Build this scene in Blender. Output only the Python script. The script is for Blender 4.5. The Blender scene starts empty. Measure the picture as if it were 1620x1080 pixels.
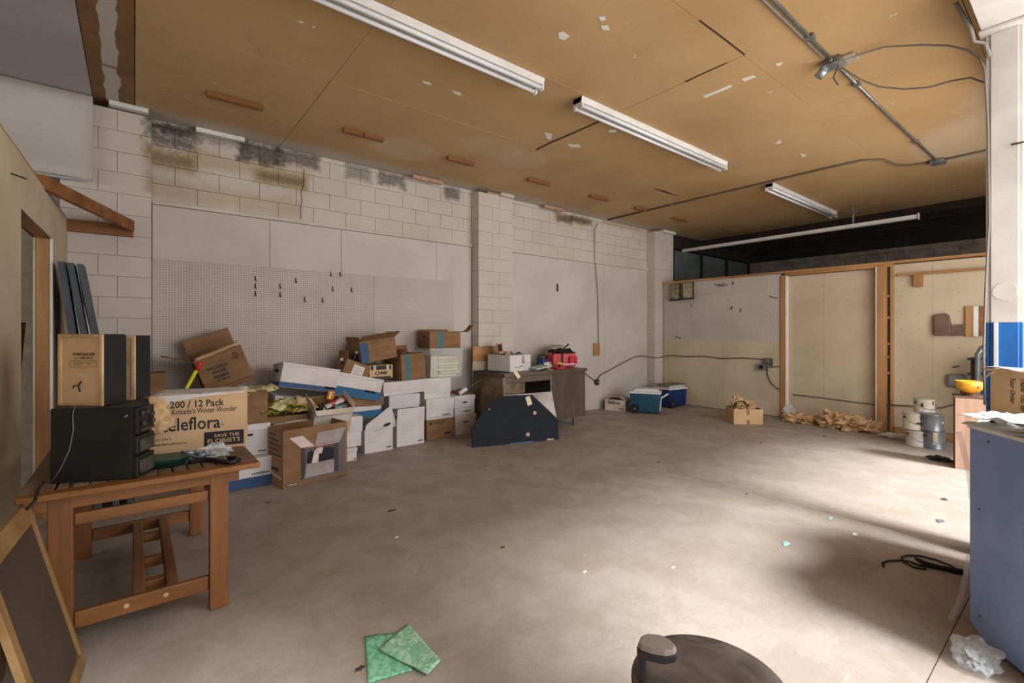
import bpy, bmesh, math, random
from mathutils import Vector, Matrix, Euler, noise

random.seed(7)
sc = bpy.context.scene
C = sc.collection
PI = math.pi

# ------------------------------------------------------------------ camera, world, lights, exposure
F_PX, CX, HZ, EYE = 745.0, 810.0, 524.0, 1.43
YAW = math.radians(51.3)                      # heading of the lens from the X axis
ca, sa = math.cos(YAW), math.sin(YAW)
cam_d = bpy.data.cameras.new('camera'); cam = bpy.data.objects.new('camera', cam_d); C.objects.link(cam)
cam.location = (0, 0, EYE); cam.rotation_euler = (PI/2, 0, YAW - PI/2)
cam_d.sensor_width = 36.0; cam_d.lens = 36.0*F_PX/1620; cam_d.shift_y = -(540-HZ)/1620
cam_d.clip_start = 0.05; cam_d.clip_end = 200
sc.camera = cam
sc.view_settings.view_transform = 'Standard'; sc.view_settings.look = 'None'
sc.view_settings.gamma = 1.0; sc.view_settings.use_curve_mapping = False
sc.view_settings.exposure = 0.1
w = bpy.data.worlds.new('world'); sc.world = w; w.use_nodes = True
bg = w.node_tree.nodes['Background']; bg.inputs[0].default_value = (0.80, 0.88, 1.0, 1); bg.inputs[1].default_value = 1.2

def area(name, loc, target, sx, sy, power, col, spread=180):
    d = bpy.data.lights.new(name, 'AREA'); d.shape = 'RECTANGLE'; d.size = sx; d.size_y = sy
    d.energy = power; d.color = col; d.spread = math.radians(spread)
    o = bpy.data.objects.new(name, d); C.objects.link(o); o.location = loc
    o.rotation_euler = (Vector(target)-Vector(loc)).to_track_quat('-Z', 'Y').to_euler()
    return o
# daylight entering through the open bay doors on the right, and the shop front behind the camera
area('bay_daylight', (4.6, -1.0, 1.9), (4.6, 4.0, 1.75), 5.6, 2.9, 250, (1.0, 0.985, 0.965))
area('front_daylight', (-0.1, -0.8, 1.9), (1.6, 4, 1.3), 1.4, 2.2, 12, (1.0, 0.975, 0.94))
area('side_room_fill', (-5.6, 3.2, 2.2), (-1.0, 4.6, 2.0), 2.5, 1.6, 75, (1.0, 0.99, 0.98))  # unseen lamp added to brighten the room behind the left partition
area('rear_room_fill', (11.6, -1.6, 2.9), (12.6, 4, 2.6), 2.2, 0.9, 30, (1.0, 0.96, 0.9))  # unseen lamp added to lift the dark wall beyond the right partition
sd = bpy.data.lights.new('hazy_sun', 'SUN'); sd.energy = 10.5; sd.angle = math.radians(16); sd.color = (0.90, 0.95, 1.0)
so = bpy.data.objects.new('hazy_sun', sd); C.objects.link(so); so.location = (4, -4, 6)
so.rotation_euler = Vector((0.0, 1.0, -1.13)).to_track_quat('-Z', 'Y').to_euler()

# ------------------------------------------------------------------ picture-to-room measuring helpers (1620x1080 frame)
def ray(px):
    u = (px-CX)/F_PX
    return ca+sa*u, sa-ca*u
def at(px, py, t):
    rx, ry = ray(px); return Vector((rx*t, ry*t, EYE-(py-HZ)*t/F_PX))
def gz(x): return -0.01*max(x, -2.0)           # the slab falls 1 % towards the far end
def onz(px, py, z): return at(px, py, (EYE-z)*F_PX/(py-HZ))
def fl(px, py):
    x = 0
    for _ in range(8):
        p = onz(px, py, gz(x)); x = p.x
    return p
def ony(px, py, Y): return at(px, py, Y/ray(px)[1])
def onx(px, py, X): return at(px, py, X/ray(px)[0])

# ------------------------------------------------------------------ materials
def lin(h):
    h = h.lstrip('#'); r = [int(h[i:i+2], 16)/255 for i in (0, 2, 4)]
    return tuple((c/12.92 if c <= .04045 else ((c+.055)/1.055)**2.4) for c in r)+(1,)
class NT:
    def __init__(s, m): s.t = m.node_tree; s.n = s.t.nodes; s.l = s.t.links
    def node(s, typ, **k):
        x = s.n.new(typ)
        for a, b in k.items(): setattr(x, a, b)
        return x
    def put(s, sock, v):
        if isinstance(v, bpy.types.NodeSocket): s.l.new(v, sock)
        elif v is not None: sock.default_value = v
    def math(s, op, a, b=None, c=None, clamp=False):
        x = s.node('ShaderNodeMath', operation=op); x.use_clamp = clamp
        s.put(x.inputs[0], a); s.put(x.inputs[1], b)
        if c is not None: s.put(x.inputs[2], c)
        return x.outputs[0]
    def ramp(s, v, a, b, lo=0.0, hi=1.0):
        x = s.node('ShaderNodeMapRange'); x.clamp = True
        s.put(x.inputs[0], v); x.inputs[1].default_value = a; x.inputs[2].default_value = b
        x.inputs[3].default_value = lo; x.inputs[4].default_value = hi
        return x.outputs[0]
    def mix(s, f, a, b):
        x = s.node('ShaderNodeMix', data_type='RGBA')
        s.put(x.inputs[0], f); s.put(x.inputs[6], a); s.put(x.inputs[7], b)
        return x.outputs[2]
    def noise(s, vec, scale, detail=4, rough=.55, dist=0):
        x = s.node('ShaderNodeTexNoise'); s.put(x.inputs['Vector'], vec)
        x.inputs['Scale'].default_value = scale; x.inputs['Detail'].default_value = detail
        x.inputs['Roughness'].default_value = rough; x.inputs['Distortion'].default_value = dist
        return x.outputs[0]
    def pos(s): return s.node('ShaderNodeNewGeometry').outputs['Position']
    def obj(s): return s.node('ShaderNodeTexCoord').outputs['Object']
    def scale(s, v, k):
        x = s.node('ShaderNodeVectorMath', operation='MULTIPLY'); s.put(x.inputs[0], v); x.inputs[1].default_value = k
        return x.outputs[0]
    def sep(s, v):
        x = s.node('ShaderNodeSeparateXYZ'); s.put(x.inputs[0], v); return x.outputs
MATS = {}
def base_mat(name, rough=.8, metal=0.0, spec=.35):
    m = bpy.data.materials.new(name); m.use_nodes = True
    b = m.node_tree.nodes['Principled BSDF']
    b.inputs['Roughness'].default_value = rough; b.inputs['Metallic'].default_value = metal
    b.inputs['Specular IOR Level'].default_value = spec
    MATS[name] = m
    return m, b, NT(m)
def mat(name, col, col2=None, scale=6, rough=.8, metal=0.0, spec=.35, stretch=(1, 1, 1), bump=0.0, bscale=None,
        lo=.38, hi=.62, detail=4, world=False, dist=0.0, trans=0.0, alpha=1.0):
    m, b, t = base_mat(name, rough, metal, spec)
    c1 = lin(col)
    v = t.scale(t.pos() if world else t.obj(), stretch)
    if col2:
        n = t.noise(v, scale, detail, dist=dist)
        t.put(b.inputs['Base Color'], t.mix(t.ramp(n, lo, hi), c1, lin(col2)))
    else: b.inputs['Base Color'].default_value = c1
    if bump:
        bn = t.node('ShaderNodeBump'); bn.inputs['Strength'].default_value = bump; bn.inputs['Distance'].default_value = .01
        t.put(bn.inputs['Height'], t.noise(v, bscale or scale*3, 5)); t.l.new(bn.outputs[0], b.inputs['Normal'])
    if trans: b.inputs['Transmission Weight'].default_value = trans
    if alpha < 1: b.inputs['Alpha'].default_value = alpha
    return m

# ------------------------------------------------------------------ mesh building
class M:
    def __init__(s): s.v = []; s.f = []; s.mi = []; s.sm = []
    def add(s, vs, fs, mi=0, sm=False):
        o = len(s.v); s.v += [Vector(p) for p in vs]; s.f += [tuple(i+o for i in f) for f in fs]
        s.mi += [mi]*len(fs); s.sm += [sm]*len(fs); return s
    def box(s, a, b, mi=0, mat=None):
        (x0, y0, z0), (x1, y1, z1) = a, b
        if x0 > x1: x0, x1 = x1, x0
        if y0 > y1: y0, y1 = y1, y0
        if z0 > z1: z0, z1 = z1, z0
        vs = [(x0, y0, z0), (x1, y0, z0), (x1, y1, z0), (x0, y1, z0), (x0, y0, z1), (x1, y0, z1), (x1, y1, z1), (x0, y1, z1)]
        if mat: vs = [mat @ Vector(p) for p in vs]
        return s.add(vs, [(0, 3, 2, 1), (4, 5, 6, 7), (0, 1, 5, 4), (1, 2, 6, 5), (2, 3, 7, 6), (3, 0, 4, 7)], mi)
    def bar(s, p, q, w, h, mi=0, up=(0, 0, 1)):
        p, q = Vector(p), Vector(q); d = (q-p).normalized(); up = Vector(up)
        if abs(d.dot(up)) > .98: up = Vector((1, 0, 0))
        r = d.cross(up).normalized(); u = r.cross(d)
        vs = []
        for c in (p, q):
            for a, b in ((-1, -1), (1, -1), (1, 1), (-1, 1)): vs.append(c+r*(a*w/2)+u*(b*h/2))
        return s.add(vs, [(0, 1, 2, 3), (7, 6, 5, 4), (0, 4, 5, 1), (1, 5, 6, 2), (2, 6, 7, 3), (3, 7, 4, 0)], mi)
    def tube(s, pts, r, n=8, mi=0, smooth=True, rs=None):
        pts = [Vector(p) for p in pts]; k = len(pts); rings = []; prev = None
        for i, p in enumerate(pts):
            d = (pts[min(i+1, k-1)]-pts[max(i-1, 0)]).normalized()
            if prev is None:
                a = Vector((0, 0, 1)) if abs(d.z) < .9 else Vector((1, 0, 0)); prev = d.cross(a).normalized()
            prev = (prev-d*prev.dot(d)).normalized(); b = d.cross(prev)
            rr = rs[i] if rs else r
            rings += [p+(prev*math.cos(2*PI*j/n)+b*math.sin(2*PI*j/n))*rr for j in range(n)]
        fs = [(i*n+j, i*n+(j+1) % n, (i+1)*n+(j+1) % n, (i+1)*n+j) for i in range(k-1) for j in range(n)]
        s.add(rings, fs, mi, smooth)
        s.add(rings[:n], [tuple(range(n))[::-1]], mi); s.add(rings[-n:], [tuple(range(n))], mi)
        return s
    def lathe(s, prof, n=24, c=(0, 0, 0), mi=0, sx=1, sy=1, smooth=True, flute=0, nf=0):
        c = Vector(c); vs = []
        for r, z in prof:
            for j in range(n):
                a = 2*PI*j/n; rr = r*(1+flute*math.cos(nf*a)) if flute else r
                vs.append(c+Vector((rr*sx*math.cos(a), rr*sy*math.sin(a), z)))
        k = len(prof)
        fs = [(i*n+j, i*n+(j+1) % n, (i+1)*n+(j+1) % n, (i+1)*n+j) for i in range(k-1) for j in range(n)]
        s.add(vs, fs, mi, smooth)
        if prof[0][0] > 1e-6: s.add(vs[:n], [tuple(range(n))[::-1]], mi)
        if prof[-1][0] > 1e-6: s.add(vs[-n:], [tuple(range(n))], mi)
        return s
    def prism(s, poly, d, mi=0):
        """poly: list of 3D points of one face; extruded by vector d"""
        n = len(poly); d = Vector(d); a = [Vector(p) for p in poly]; b = [p+d for p in a]
        return s.add(a+b, [tuple(range(n)), tuple(range(2*n-1, n-1, -1))]+[(i, n+i, n+(i+1) % n, (i+1) % n) for i in range(n)], mi)
    def sheet(s, a, b, c, d, nu=8, nv=8, th=.002, amp=0.0, freq=3, seed=0, mi=0, curl=None):
        """a wavy sheet through corners a b c d with thickness"""
        a, b, c, d = map(Vector, (a, b, c, d)); nrm = (b-a).cross(d-a).normalized(); vs = []
        for lay in (0, 1):
            for j in range(nv+1):
                for i in range(nu+1):
                    u, v = i/nu, j/nv; p = (a*(1-u)+b*u)*(1-v)+(d*(1-u)+c*u)*v
                    h = amp*(noise.noise(Vector((u*freq, v*freq, seed)))*1.6)
                    if curl: h += curl(u, v)
                    vs.append(p+nrm*(h+(th if lay else 0)))
        W = nu+1; N = W*(nv+1); fs = []
        for j in range(nv):
            for i in range(nu):
                q = (j*W+i, j*W+i+1, (j+1)*W+i+1, (j+1)*W+i)
                fs.append(q[::-1]); fs.append(tuple(x+N for x in q))
        rim = [i for i in range(W)]+[j*W+nu for j in range(1, nv+1)]+[nv*W+i for i in range(nu-1, -1, -1)]+[j*W for j in range(nv-1, 0, -1)]
        for k in range(len(rim)):
            p, q = rim[k], rim[(k+1) % len(rim)]; fs.append((p, q, q+N, p+N))
        return s.add(vs, fs, mi, True)
    def crumple(s, c, size, seed=0, sub=4, amp=.35, freq=2.2, mi=0, floor=None, mat=None):
        bm = bmesh.new(); bmesh.ops.create_icosphere(bm, subdivisions=sub, radius=1.0)
        vs = []
        for v in bm.verts:
            p = v.co.copy(); q = p*freq+Vector((seed*7.3, seed*3.1, seed))
            n1 = noise.noise(q); n2 = abs(noise.noise(q*2.3)); n3 = abs(noise.noise(q*5.1))
            k = 1+amp*(n1*1.3-n2*1.1-n3*.5)
            p = Vector((p.x*size[0], p.y*size[1], p.z*size[2]))*k
            if mat: p = mat @ p
            p += Vector(c)
            if floor is not None: p.z = max(p.z, floor(p.x) if callable(floor) else floor)
            vs.append(p)
        fs = [tuple(v.index for v in f.verts) for f in bm.faces]; bm.free()
        return s.add(vs, fs, mi, False)
    def mesh(s, name, mats, mtx=None):
        me = bpy.data.meshes.new(name)
        vs = [mtx @ p for p in s.v] if mtx else s.v
        me.from_pydata([tuple(p) for p in vs], [], s.f)
        if not isinstance(mats, (list, tuple)): mats = [mats]
        for m in mats: me.materials.append(MATS[m] if isinstance(m, str) else m)
        me.polygons.foreach_set('material_index', s.mi); me.polygons.foreach_set('use_smooth', s.sm)
        me.update()
        bm = bmesh.new(); bm.from_mesh(me); bmesh.ops.remove_doubles(bm, verts=bm.verts, dist=1e-6)
        bmesh.ops.recalc_face_normals(bm, faces=bm.faces); bm.to_mesh(me); bm.free()
        return me
def link(name, me, parent=None, loc=None, rot=None):
    o = bpy.data.objects.new(name, me); C.objects.link(o)
    if parent: o.parent = parent
    if loc is not None: o.location = loc
    if rot is not None: o.rotation_euler = rot
    return o
def bev(o, w, seg=2):
    if w:
        m = o.modifiers.new('bevel', 'BEVEL'); m.width = w; m.segments = seg; m.limit_method = 'ANGLE'; m.angle_limit = .6
    return o
def part(name, m, mats, parent, bevel=0, world=False, label=None, kind=None):
    """a mesh child; world=True when the mesh was built in room coordinates and parent is top-level"""
    if world:
        root = parent; mtx = Matrix()
        while root: mtx = root.matrix_basis @ mtx; root = root.parent
        mtx = mtx.inverted()
    else: mtx = None
    o = link(name, m.mesh(name, mats, mtx), parent); bev(o, bevel)
    if label: o['label'] = label
    if kind: o['kind'] = kind
    return o
def thing(name, label, cat, loc=(0, 0, 0), rot=(0, 0, 0), group=None):
    o = bpy.data.objects.new(name, None); C.objects.link(o); o.empty_display_size = .1
    o.location = loc; o.rotation_euler = rot; o['label'] = label; o['category'] = cat
    if group: o['group'] = group
    return o
def solo(name, m, mats, label, cat, group=None, bevel=0, origin=None):
    """a thing that is one mesh, built in room coordinates"""
    if origin is None:
        xs = [p.x for p in m.v]; ys = [p.y for p in m.v]; zs = [p.z for p in m.v]
        origin = Vector(((min(xs)+max(xs))/2, (min(ys)+max(ys))/2, min(zs)))
    o = link(name, m.mesh(name, mats, Matrix.Translation(-Vector(origin))), None, origin); bev(o, bevel)
    o['label'] = label; o['category'] = cat
    if group: o['group'] = group
    return o
def struct(name, m=None, mats=None, parent=None):
    o = link(name, m.mesh(name, mats) if m else None, parent)
    if not parent: o['kind'] = 'structure'
    return o
def txt(s, w, h, parent, loc, rot, m, name='lettering', bold=0.0, shear=0.0, th=.0006):
    cu = bpy.data.curves.new('t', 'FONT'); cu.body = s; cu.size = 1; cu.offset = bold; cu.shear = shear; cu.resolution_u = 2
    cu.space_line = .85
    to = bpy.data.objects.new('t', cu); C.objects.link(to)
    dg = bpy.context.evaluated_depsgraph_get(); me = bpy.data.meshes.new_from_object(to.evaluated_get(dg))
    bpy.data.objects.remove(to); bpy.data.curves.remove(cu)
    xs = [v.co.x for v in me.vertices]; ys = [v.co.y for v in me.vertices]
    x0, x1, y0, y1 = min(xs), max(xs), min(ys), max(ys)
    for v in me.vertices:
        v.co = Vector(((v.co.x-x0)/(x1-x0)*w, (v.co.y-y0)/(y1-y0)*h, v.co.z+th))
    me.name = name; me.materials.clear(); me.materials.append(MATS[m])
    return link(name, me, parent, loc, rot)
FRONT = (PI/2, 0, 0)      # text facing local -Y
LEFT = (PI/2, 0, -PI/2)   # text facing local -X
RIGHT = (PI/2, 0, PI/2)   # text facing local +X

# plain materials
mat('cardboard', '#886647', '#77573b', 3, .85, stretch=(1, 1, 3), bump=.08, bscale=40)
mat('cardboard_inside', '#7d5836', '#6c4a2b', 3, .9)
mat('cardboard_pale', '#c8a882', '#ba9973', 3, .85, bump=.08, bscale=30)
mat('kraft', '#c6a57c', '#a9875e', 7, .8, bump=.3, bscale=20)
mat('tape', '#8f6437', rough=.35)
mat('box_white', '#d4cdca', '#c3bbb7', 2.5, .75, bump=.05, bscale=12)
mat('box_white_dirty', '#d2c8bc', '#b3a48f', 4, .8)
mat('box_lines', '#a59e9a')
mat('dark_print', '#1c1a1c', rough=.6)
mat('brown_print', '#3a2516', rough=.7)
mat('stripe_blue', '#1d5f86', '#1a5578', 5, .6)
mat('stripe_navy', '#2f4f74', '#29466a', 5, .6)
mat('stripe_teal', '#32717f', '#2b6472', 5, .6)
mat('pine', '#ad8153', '#8f643a', 5, .6, stretch=(1, 1, .12), bump=.1, bscale=14)
mat('pine_x', '#ad8153', '#8f643a', 5, .6, stretch=(.12, 1, 1), bump=.1, bscale=14)
mat('pine_y', '#ad8153', '#8f643a', 5, .6, stretch=(1, .12, 1), bump=.1, bscale=14)
mat('pine_old', '#8f5f33', '#6e4421', 6, .6, stretch=(.15, 1, 1))
mat('teak', '#8a5b30', '#694120', 7, .5, stretch=(1, 1, .15), bump=.08, bscale=20)
mat('teak_x', '#8a5b30', '#694120', 7, .5, stretch=(.15, 1, 1), bump=.08, bscale=20)
mat('teak_y', '#8a6141', '#70492b', 7, .55, stretch=(1, .15, 1))
mat('teak_dusty', '#87705a', '#6f5640', 9, .8, stretch=(1, .2, 1))
mat('black_vinyl', '#171615', '#1f1e1c', 5, .55, spec=.3)
mat('black_plastic', '#131313', '#1c1b1a', 5, .4)
mat('dusty_black', '#26221f', '#4a433c', 9, .6)
mat('grey_panel', '#3c3f41', '#333638', 4, .6, stretch=(3, 3, .3))
mat('grey_panel_edge', '#4a4f53', '#41464a', 5, .6)
mat('white_metal', '#cfccc6', '#c3bfb8', 4, .4, bump=.02)
mat('tube_white', '#d6d7d8', '#cfd0d2', 4, .25)
mat('galv', '#8f918e', '#6f716e', 12, .4, metal=.7)
mat('galv_bright', '#b5bcc0', '#8b9195', 14, .35, metal=.8)
mat('cable_dark', '#2b2620', rough=.6)
mat('cable_grey', '#77716a', rough=.6)
mat('cable_brown', '#5e5142', rough=.6)
mat('steel_brown', '#6a5c50', '#57493d', 3.5, .38, metal=.45, stretch=(1, 1, .5), spec=.5)
mat('steel_dirty', '#5d4c36', '#86765c', 4.5, .5, metal=.3, detail=6)
mat('dark_navy', '#1a1e27', '#161a22', 5, .7, spec=.2)
mat('worn_white', '#b9b2b0', '#8d8075', 4, .6)
mat('tag_paper', '#d9cfae', '#cfc39f', 6, .9)
mat('paper_white', '#dcdad6', '#cfccc9', 7, .9)
mat('paper_yellow', '#b9b04c', '#8f8a35', 8, .8, lo=.45, hi=.55)
mat('paper_cream', '#d6cfa0', '#c3bb84', 8, .85)
mat('foam_green', '#7fb690', '#5f9c78', 45, .7, lo=.45, hi=.56, bump=.5, bscale=60)
mat('foam_pale', '#a3c4a4', '#79ab85', 45, .7, lo=.42, hi=.55, bump=.6, bscale=60)
mat('plastic_clear', '#dfe4e6', rough=.12, spec=.8, alpha=.24)
mat('plastic_bin', '#dfe2da', rough=.2, spec=.5, alpha=.16)
mat('foil', '#8d9296', '#5c6166', 20, .22, metal=.6, bump=.6, bscale=60)
mat('green_dish', '#1f4a3c', '#1a3f34', 6, .35)
mat('cooler_teal', '#214e63', '#1b4356', 2.5, .4)
mat('cooler_navy', '#153064', '#122856', 4, .4)
mat('cooler_white', '#d0cfcd', '#c2c0bd', 4, .5)
mat('rubber', '#161414', rough=.7)
mat('red', '#c03038', '#a82830', 6, .5)
mat('pink_red', '#c2565c', '#ad484e', 6, .45)
mat('signal_red', '#e3202c', rough=.45)
mat('signal_yellow', '#d8df26', rough=.45)
mat('yellow', '#d8c842', rough=.5)
mat('orange', '#c98328', '#b87420', 10, .5)
mat('blue_bag', '#27407e', '#1f3468', 6, .6)
mat('can_cream', '#cfc8b4', '#b8ae98', 5, .5)
mat('can_grey', '#8b9196', '#747a80', 5, .35, metal=.5)
mat('can_white', '#cfcbc3', '#b6a88f', 5, .5)
mat('bowl_yellow', '#d99a28', '#a6481c', 28, .35, lo=.62, hi=.66)
mat('bowl_foot', '#54331c', rough=.5)
mat('laminate', '#b3907a', '#9f7c66', 4, .5, stretch=(5, 5, .3))
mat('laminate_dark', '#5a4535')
mat('post_white', '#bbb6b0', '#aea8a1', 3, .4, bump=.05)
mat('post_blue', '#1f5b9e', '#1a5190', 3, .45)
mat('cabinet_blue', '#8498c4', '#788cb8', 3, .6)
mat('chair_grey', '#4b443e', '#756c63', 5, .6, detail=8, lo=.35, hi=.7, dist=2.5)
mat('chair_pale', '#91867f', '#857a73', 5, .5)
mat('chair_dark', '#2b282a', rough=.5)
mat('chalk_brown', '#4f4239', '#453931', 3, .6, detail=6)
mat('frame_wood', '#93754a', '#7f6138', 6, .55)
mat('frame_wood_edge', '#8f6d40', rough=.6)
mat('arm_brown', '#6f5848', '#5f493b', 8, .7)
mat('insulation', '#8f8a68', '#55503f', 14, .5, bump=.6, bscale=25)
mat('insulation_pale', '#a79f80', '#7d765a', 14, .5, bump=.6, bscale=25)
mat('drywall_edge', '#d8d5ce', '#cbc7bd', 5, .8)
mat('photo_grey', '#8d8280', '#a0938f', 7, .7)
mat('photo_dark', '#3c3638', '#453e40', 7, .7)
mat('photo_mid', '#5c5253', '#6a5e5d', 7, .7)
mat('photo_black', '#17161c', '#211e24', 7, .7)
mat('photo_cream', '#d9c7c0', '#c7b0a8', 9, .7)
mat('white_print', '#e3dfdb')
mat('book_cream', '#cfc6a6', '#beb491', 7, .85)
mat('book_pale', '#d7d2bd', '#c6c0a8', 7, .85)
mat('grey_cloth', '#8a8578', '#5f5b50', 12, .85, bump=.4, bscale=30)
mat('board_beige', '#a89c84', '#978b73', 5, .8)
mat('cover_teal', '#7fa9a4', '#9bb7ad', 10, .6)
# ------------------------------------------------------------------ surface materials of the setting
def floor_mat():
    m, b, t = base_mat('concrete', .55, 0, .4)
    p = t.pos(); n1 = t.noise(p, .55, 6, .6); n2 = t.noise(p, 3.2, 8, .65, .4); n3 = t.noise(p, 60, 3)
    c = t.mix(t.ramp(n1, .38, .62), lin('#978a7e'), lin('#a2968b'))
    c = t.mix(t.ramp(n2, .42, .60, 0, .6), c, lin('#887a6c'))
    c = t.mix(t.ramp(t.noise(t.scale(p, (1, 2.2, 1)), 7.5, 9, .75, .8), .54, .68, 0, .28), c, lin('#aca49a'))
    c = t.mix(t.ramp(t.noise(p, 1.3, 8, .7, 1.2), .60, .74, 0, .3), c, lin('#a39c96'))
    c = t.mix(t.ramp(t.noise(p, 26, 4, .6), .70, .74, 0, .6), c, lin('#c9c5c0'))
    c = t.mix(t.ramp(t.noise(p, 19, 4, .6), .715, .74, 0, .6), c, lin('#4c4038'))
    c = t.mix(t.ramp(n3, .3, .8, 0, .25), c, lin('#6d6259'))
    t.put(b.inputs['Base Color'], c)
    t.put(b.inputs['Roughness'], t.ramp(n2, .3, .7, .42, .68))
    bn = t.node('ShaderNodeBump'); bn.inputs['Strength'].default_value = .15; bn.inputs['Distance'].default_value = .01
    t.put(bn.inputs['Height'], n2); t.l.new(bn.outputs[0], b.inputs['Normal'])
floor_mat()
mat('joint_dark', '#6b5040', '#54423a', 9, .9, world=True)

def patchmask(t, P, x, z, n, rect, feather=.05, wob=.12):
    x0, x1, z0, z1 = rect
    dx = t.math('SUBTRACT', t.math('ABSOLUTE', t.math('SUBTRACT', x, (x0+x1)/2)), (x1-x0)/2)
    dz = t.math('SUBTRACT', t.math('ABSOLUTE', t.math('SUBTRACT', z, (z0+z1)/2)), (z1-z0)/2)
    d = t.math('MAXIMUM', dx, dz)
    d = t.math('ADD', d, t.math('MULTIPLY', t.math('SUBTRACT', n, .5), wob*2))
    return t.ramp(d, .05-feather/2, .05+feather/2, 1, 0)
def wrect(px0, py0, px1, py1, Y=6.1):
    a = ony(px0, py0, Y); b = ony(px1, py1, Y); return (a.x, b.x, min(a.z, b.z), max(a.z, b.z))
def wall_mat():
    m, b, t = base_mat('wall_paint', .75, 0, .3)
    p = t.pos(); s = t.sep(p); x, z = s[0], s[2]
    n1 = t.noise(p, 1.1, 5); n2 = t.noise(p, 9, 8, .7); n3 = t.noise(p, 30, 6, .75); n4 = t.noise(p, 4, 6, .65)
    c = t.mix(t.ramp(n1, .35, .65), lin('#c5bbb0'), lin('#b9aea2'))
    c = t.mix(t.ramp(n2, .62, .75, 0, .35), c, lin('#9c9084'))
    tan, dark, grey = lin('#a58a5e'), lin('#2c2620'), lin('#77716a')
    P = [((218, 238, 300, 268), tan, .8, n4, .16), ((300, 255, 478, 275), tan, .55, n4, .16), ((218, 300, 470, 322), tan, .45, n4, .12),
         ((405, 272, 480, 296), tan, .75, n4, .1), ((880, 340, 925, 352), tan, .8, n4, .12),
         ((216, 190, 306, 214), dark, .93, n2, .2), ((222, 215, 300, 228), dark, .75, n3, .25), ((232, 246, 300, 258), dark, .5, n3, .25),
         ((315, 212, 384, 232), grey, .7, n2, .2), ((384, 226, 438, 258), dark, .85, n2, .22), ((440, 238, 500, 262), dark, .75, n2, .14),
         ((416, 278, 476, 288), dark, .6, n3, .22), ((552, 262, 582, 282), grey, .8, n2, .12), ((604, 276, 636, 292), dark, .7, n2, .2),
         ((708, 300, 722, 312), dark, .75, n2, .12), ((884, 342, 902, 350), dark, .7, n2, .12), ((905, 345, 934, 352), dark, .8, n2, .12), ((955, 350, 1010, 362), tan, .6, n3, .14),
         ((216, 262, 232, 300), grey, .5, n2, .1)]
    for r, col, amt, n, wob in P:
        mk = patchmask(t, p, x, z, n, [max(v, .132) if k_ == 0 else v for k_, v in enumerate(wrect(*r))], .08, wob*.7)
        mk = t.math('MULTIPLY', mk, t.ramp(n3, .30, .55, .75, 1.0))
        c = t.mix(t.math('MULTIPLY', mk, amt), c, col)
    # grubby low band and streaks on the block faces
    low = t.math('MULTIPLY', t.ramp(z, .9, 0.0), t.ramp(n2, .5, .62, 0, .5)); c = t.mix(low, c, lin('#857868'))
    t.put(b.inputs['Base Color'], c)
    bn = t.node('ShaderNodeBump'); bn.inputs['Strength'].default_value = .25; bn.inputs['Distance'].default_value = .006
    t.put(bn.inputs['Height'], n3); t.l.new(bn.outputs[0], b.inputs['Normal'])
wall_mat()
mat('board_white', '#c0b7af', '#b5aca3', 1.4, .7, world=True)
mat('board_lilac', '#aaa6a4', '#9f9a98', 1.2, .7, world=True)
mat('mortar', '#aea498', '#9f9487', 9, .9, world=True)
mat('drywall', '#c0b197', '#b3a389', 1.6, .85, world=True)
mat('drywall_pale', '#bdac93', '#b19f85', 1.3, .85, world=True)
mat('block_dark', '#93887b', '#7a6f62', 5, .9, world=True)
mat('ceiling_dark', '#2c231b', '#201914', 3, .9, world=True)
mat('screw', '#857860')
mat('door_metal', '#6c7370', '#5b625f', 3, .45, metal=.3, world=True)
def peg_mat():
    m, b, t = base_mat('pegboard', .65, 0, .3)
    tc = t.obj(); s = t.sep(tc); pitch = .0254
    fx = t.math('SUBTRACT', t.math('FRACT', t.math('DIVIDE', s[0], pitch)), .5)
    fz = t.math('SUBTRACT', t.math('FRACT', t.math('DIVIDE', s[2], pitch)), .5)
    r = t.math('SQRT', t.math('ADD', t.math('MULTIPLY', fx, fx), t.math('MULTIPLY', fz, fz)))
    hole = t.ramp(r, .15, .22, 1, 0)  # shade inside the peg holes, painted as dark dots on a flat board
    n = t.noise(tc, 2, 4)
    c = t.mix(t.ramp(n, .35, .65), lin('#bfb4aa'), lin('#b4a99e'))
    t.put(b.inputs['Base Color'], t.mix(t.math('MULTIPLY', hole, .85), c, lin('#3f3a38')))
peg_mat()
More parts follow.
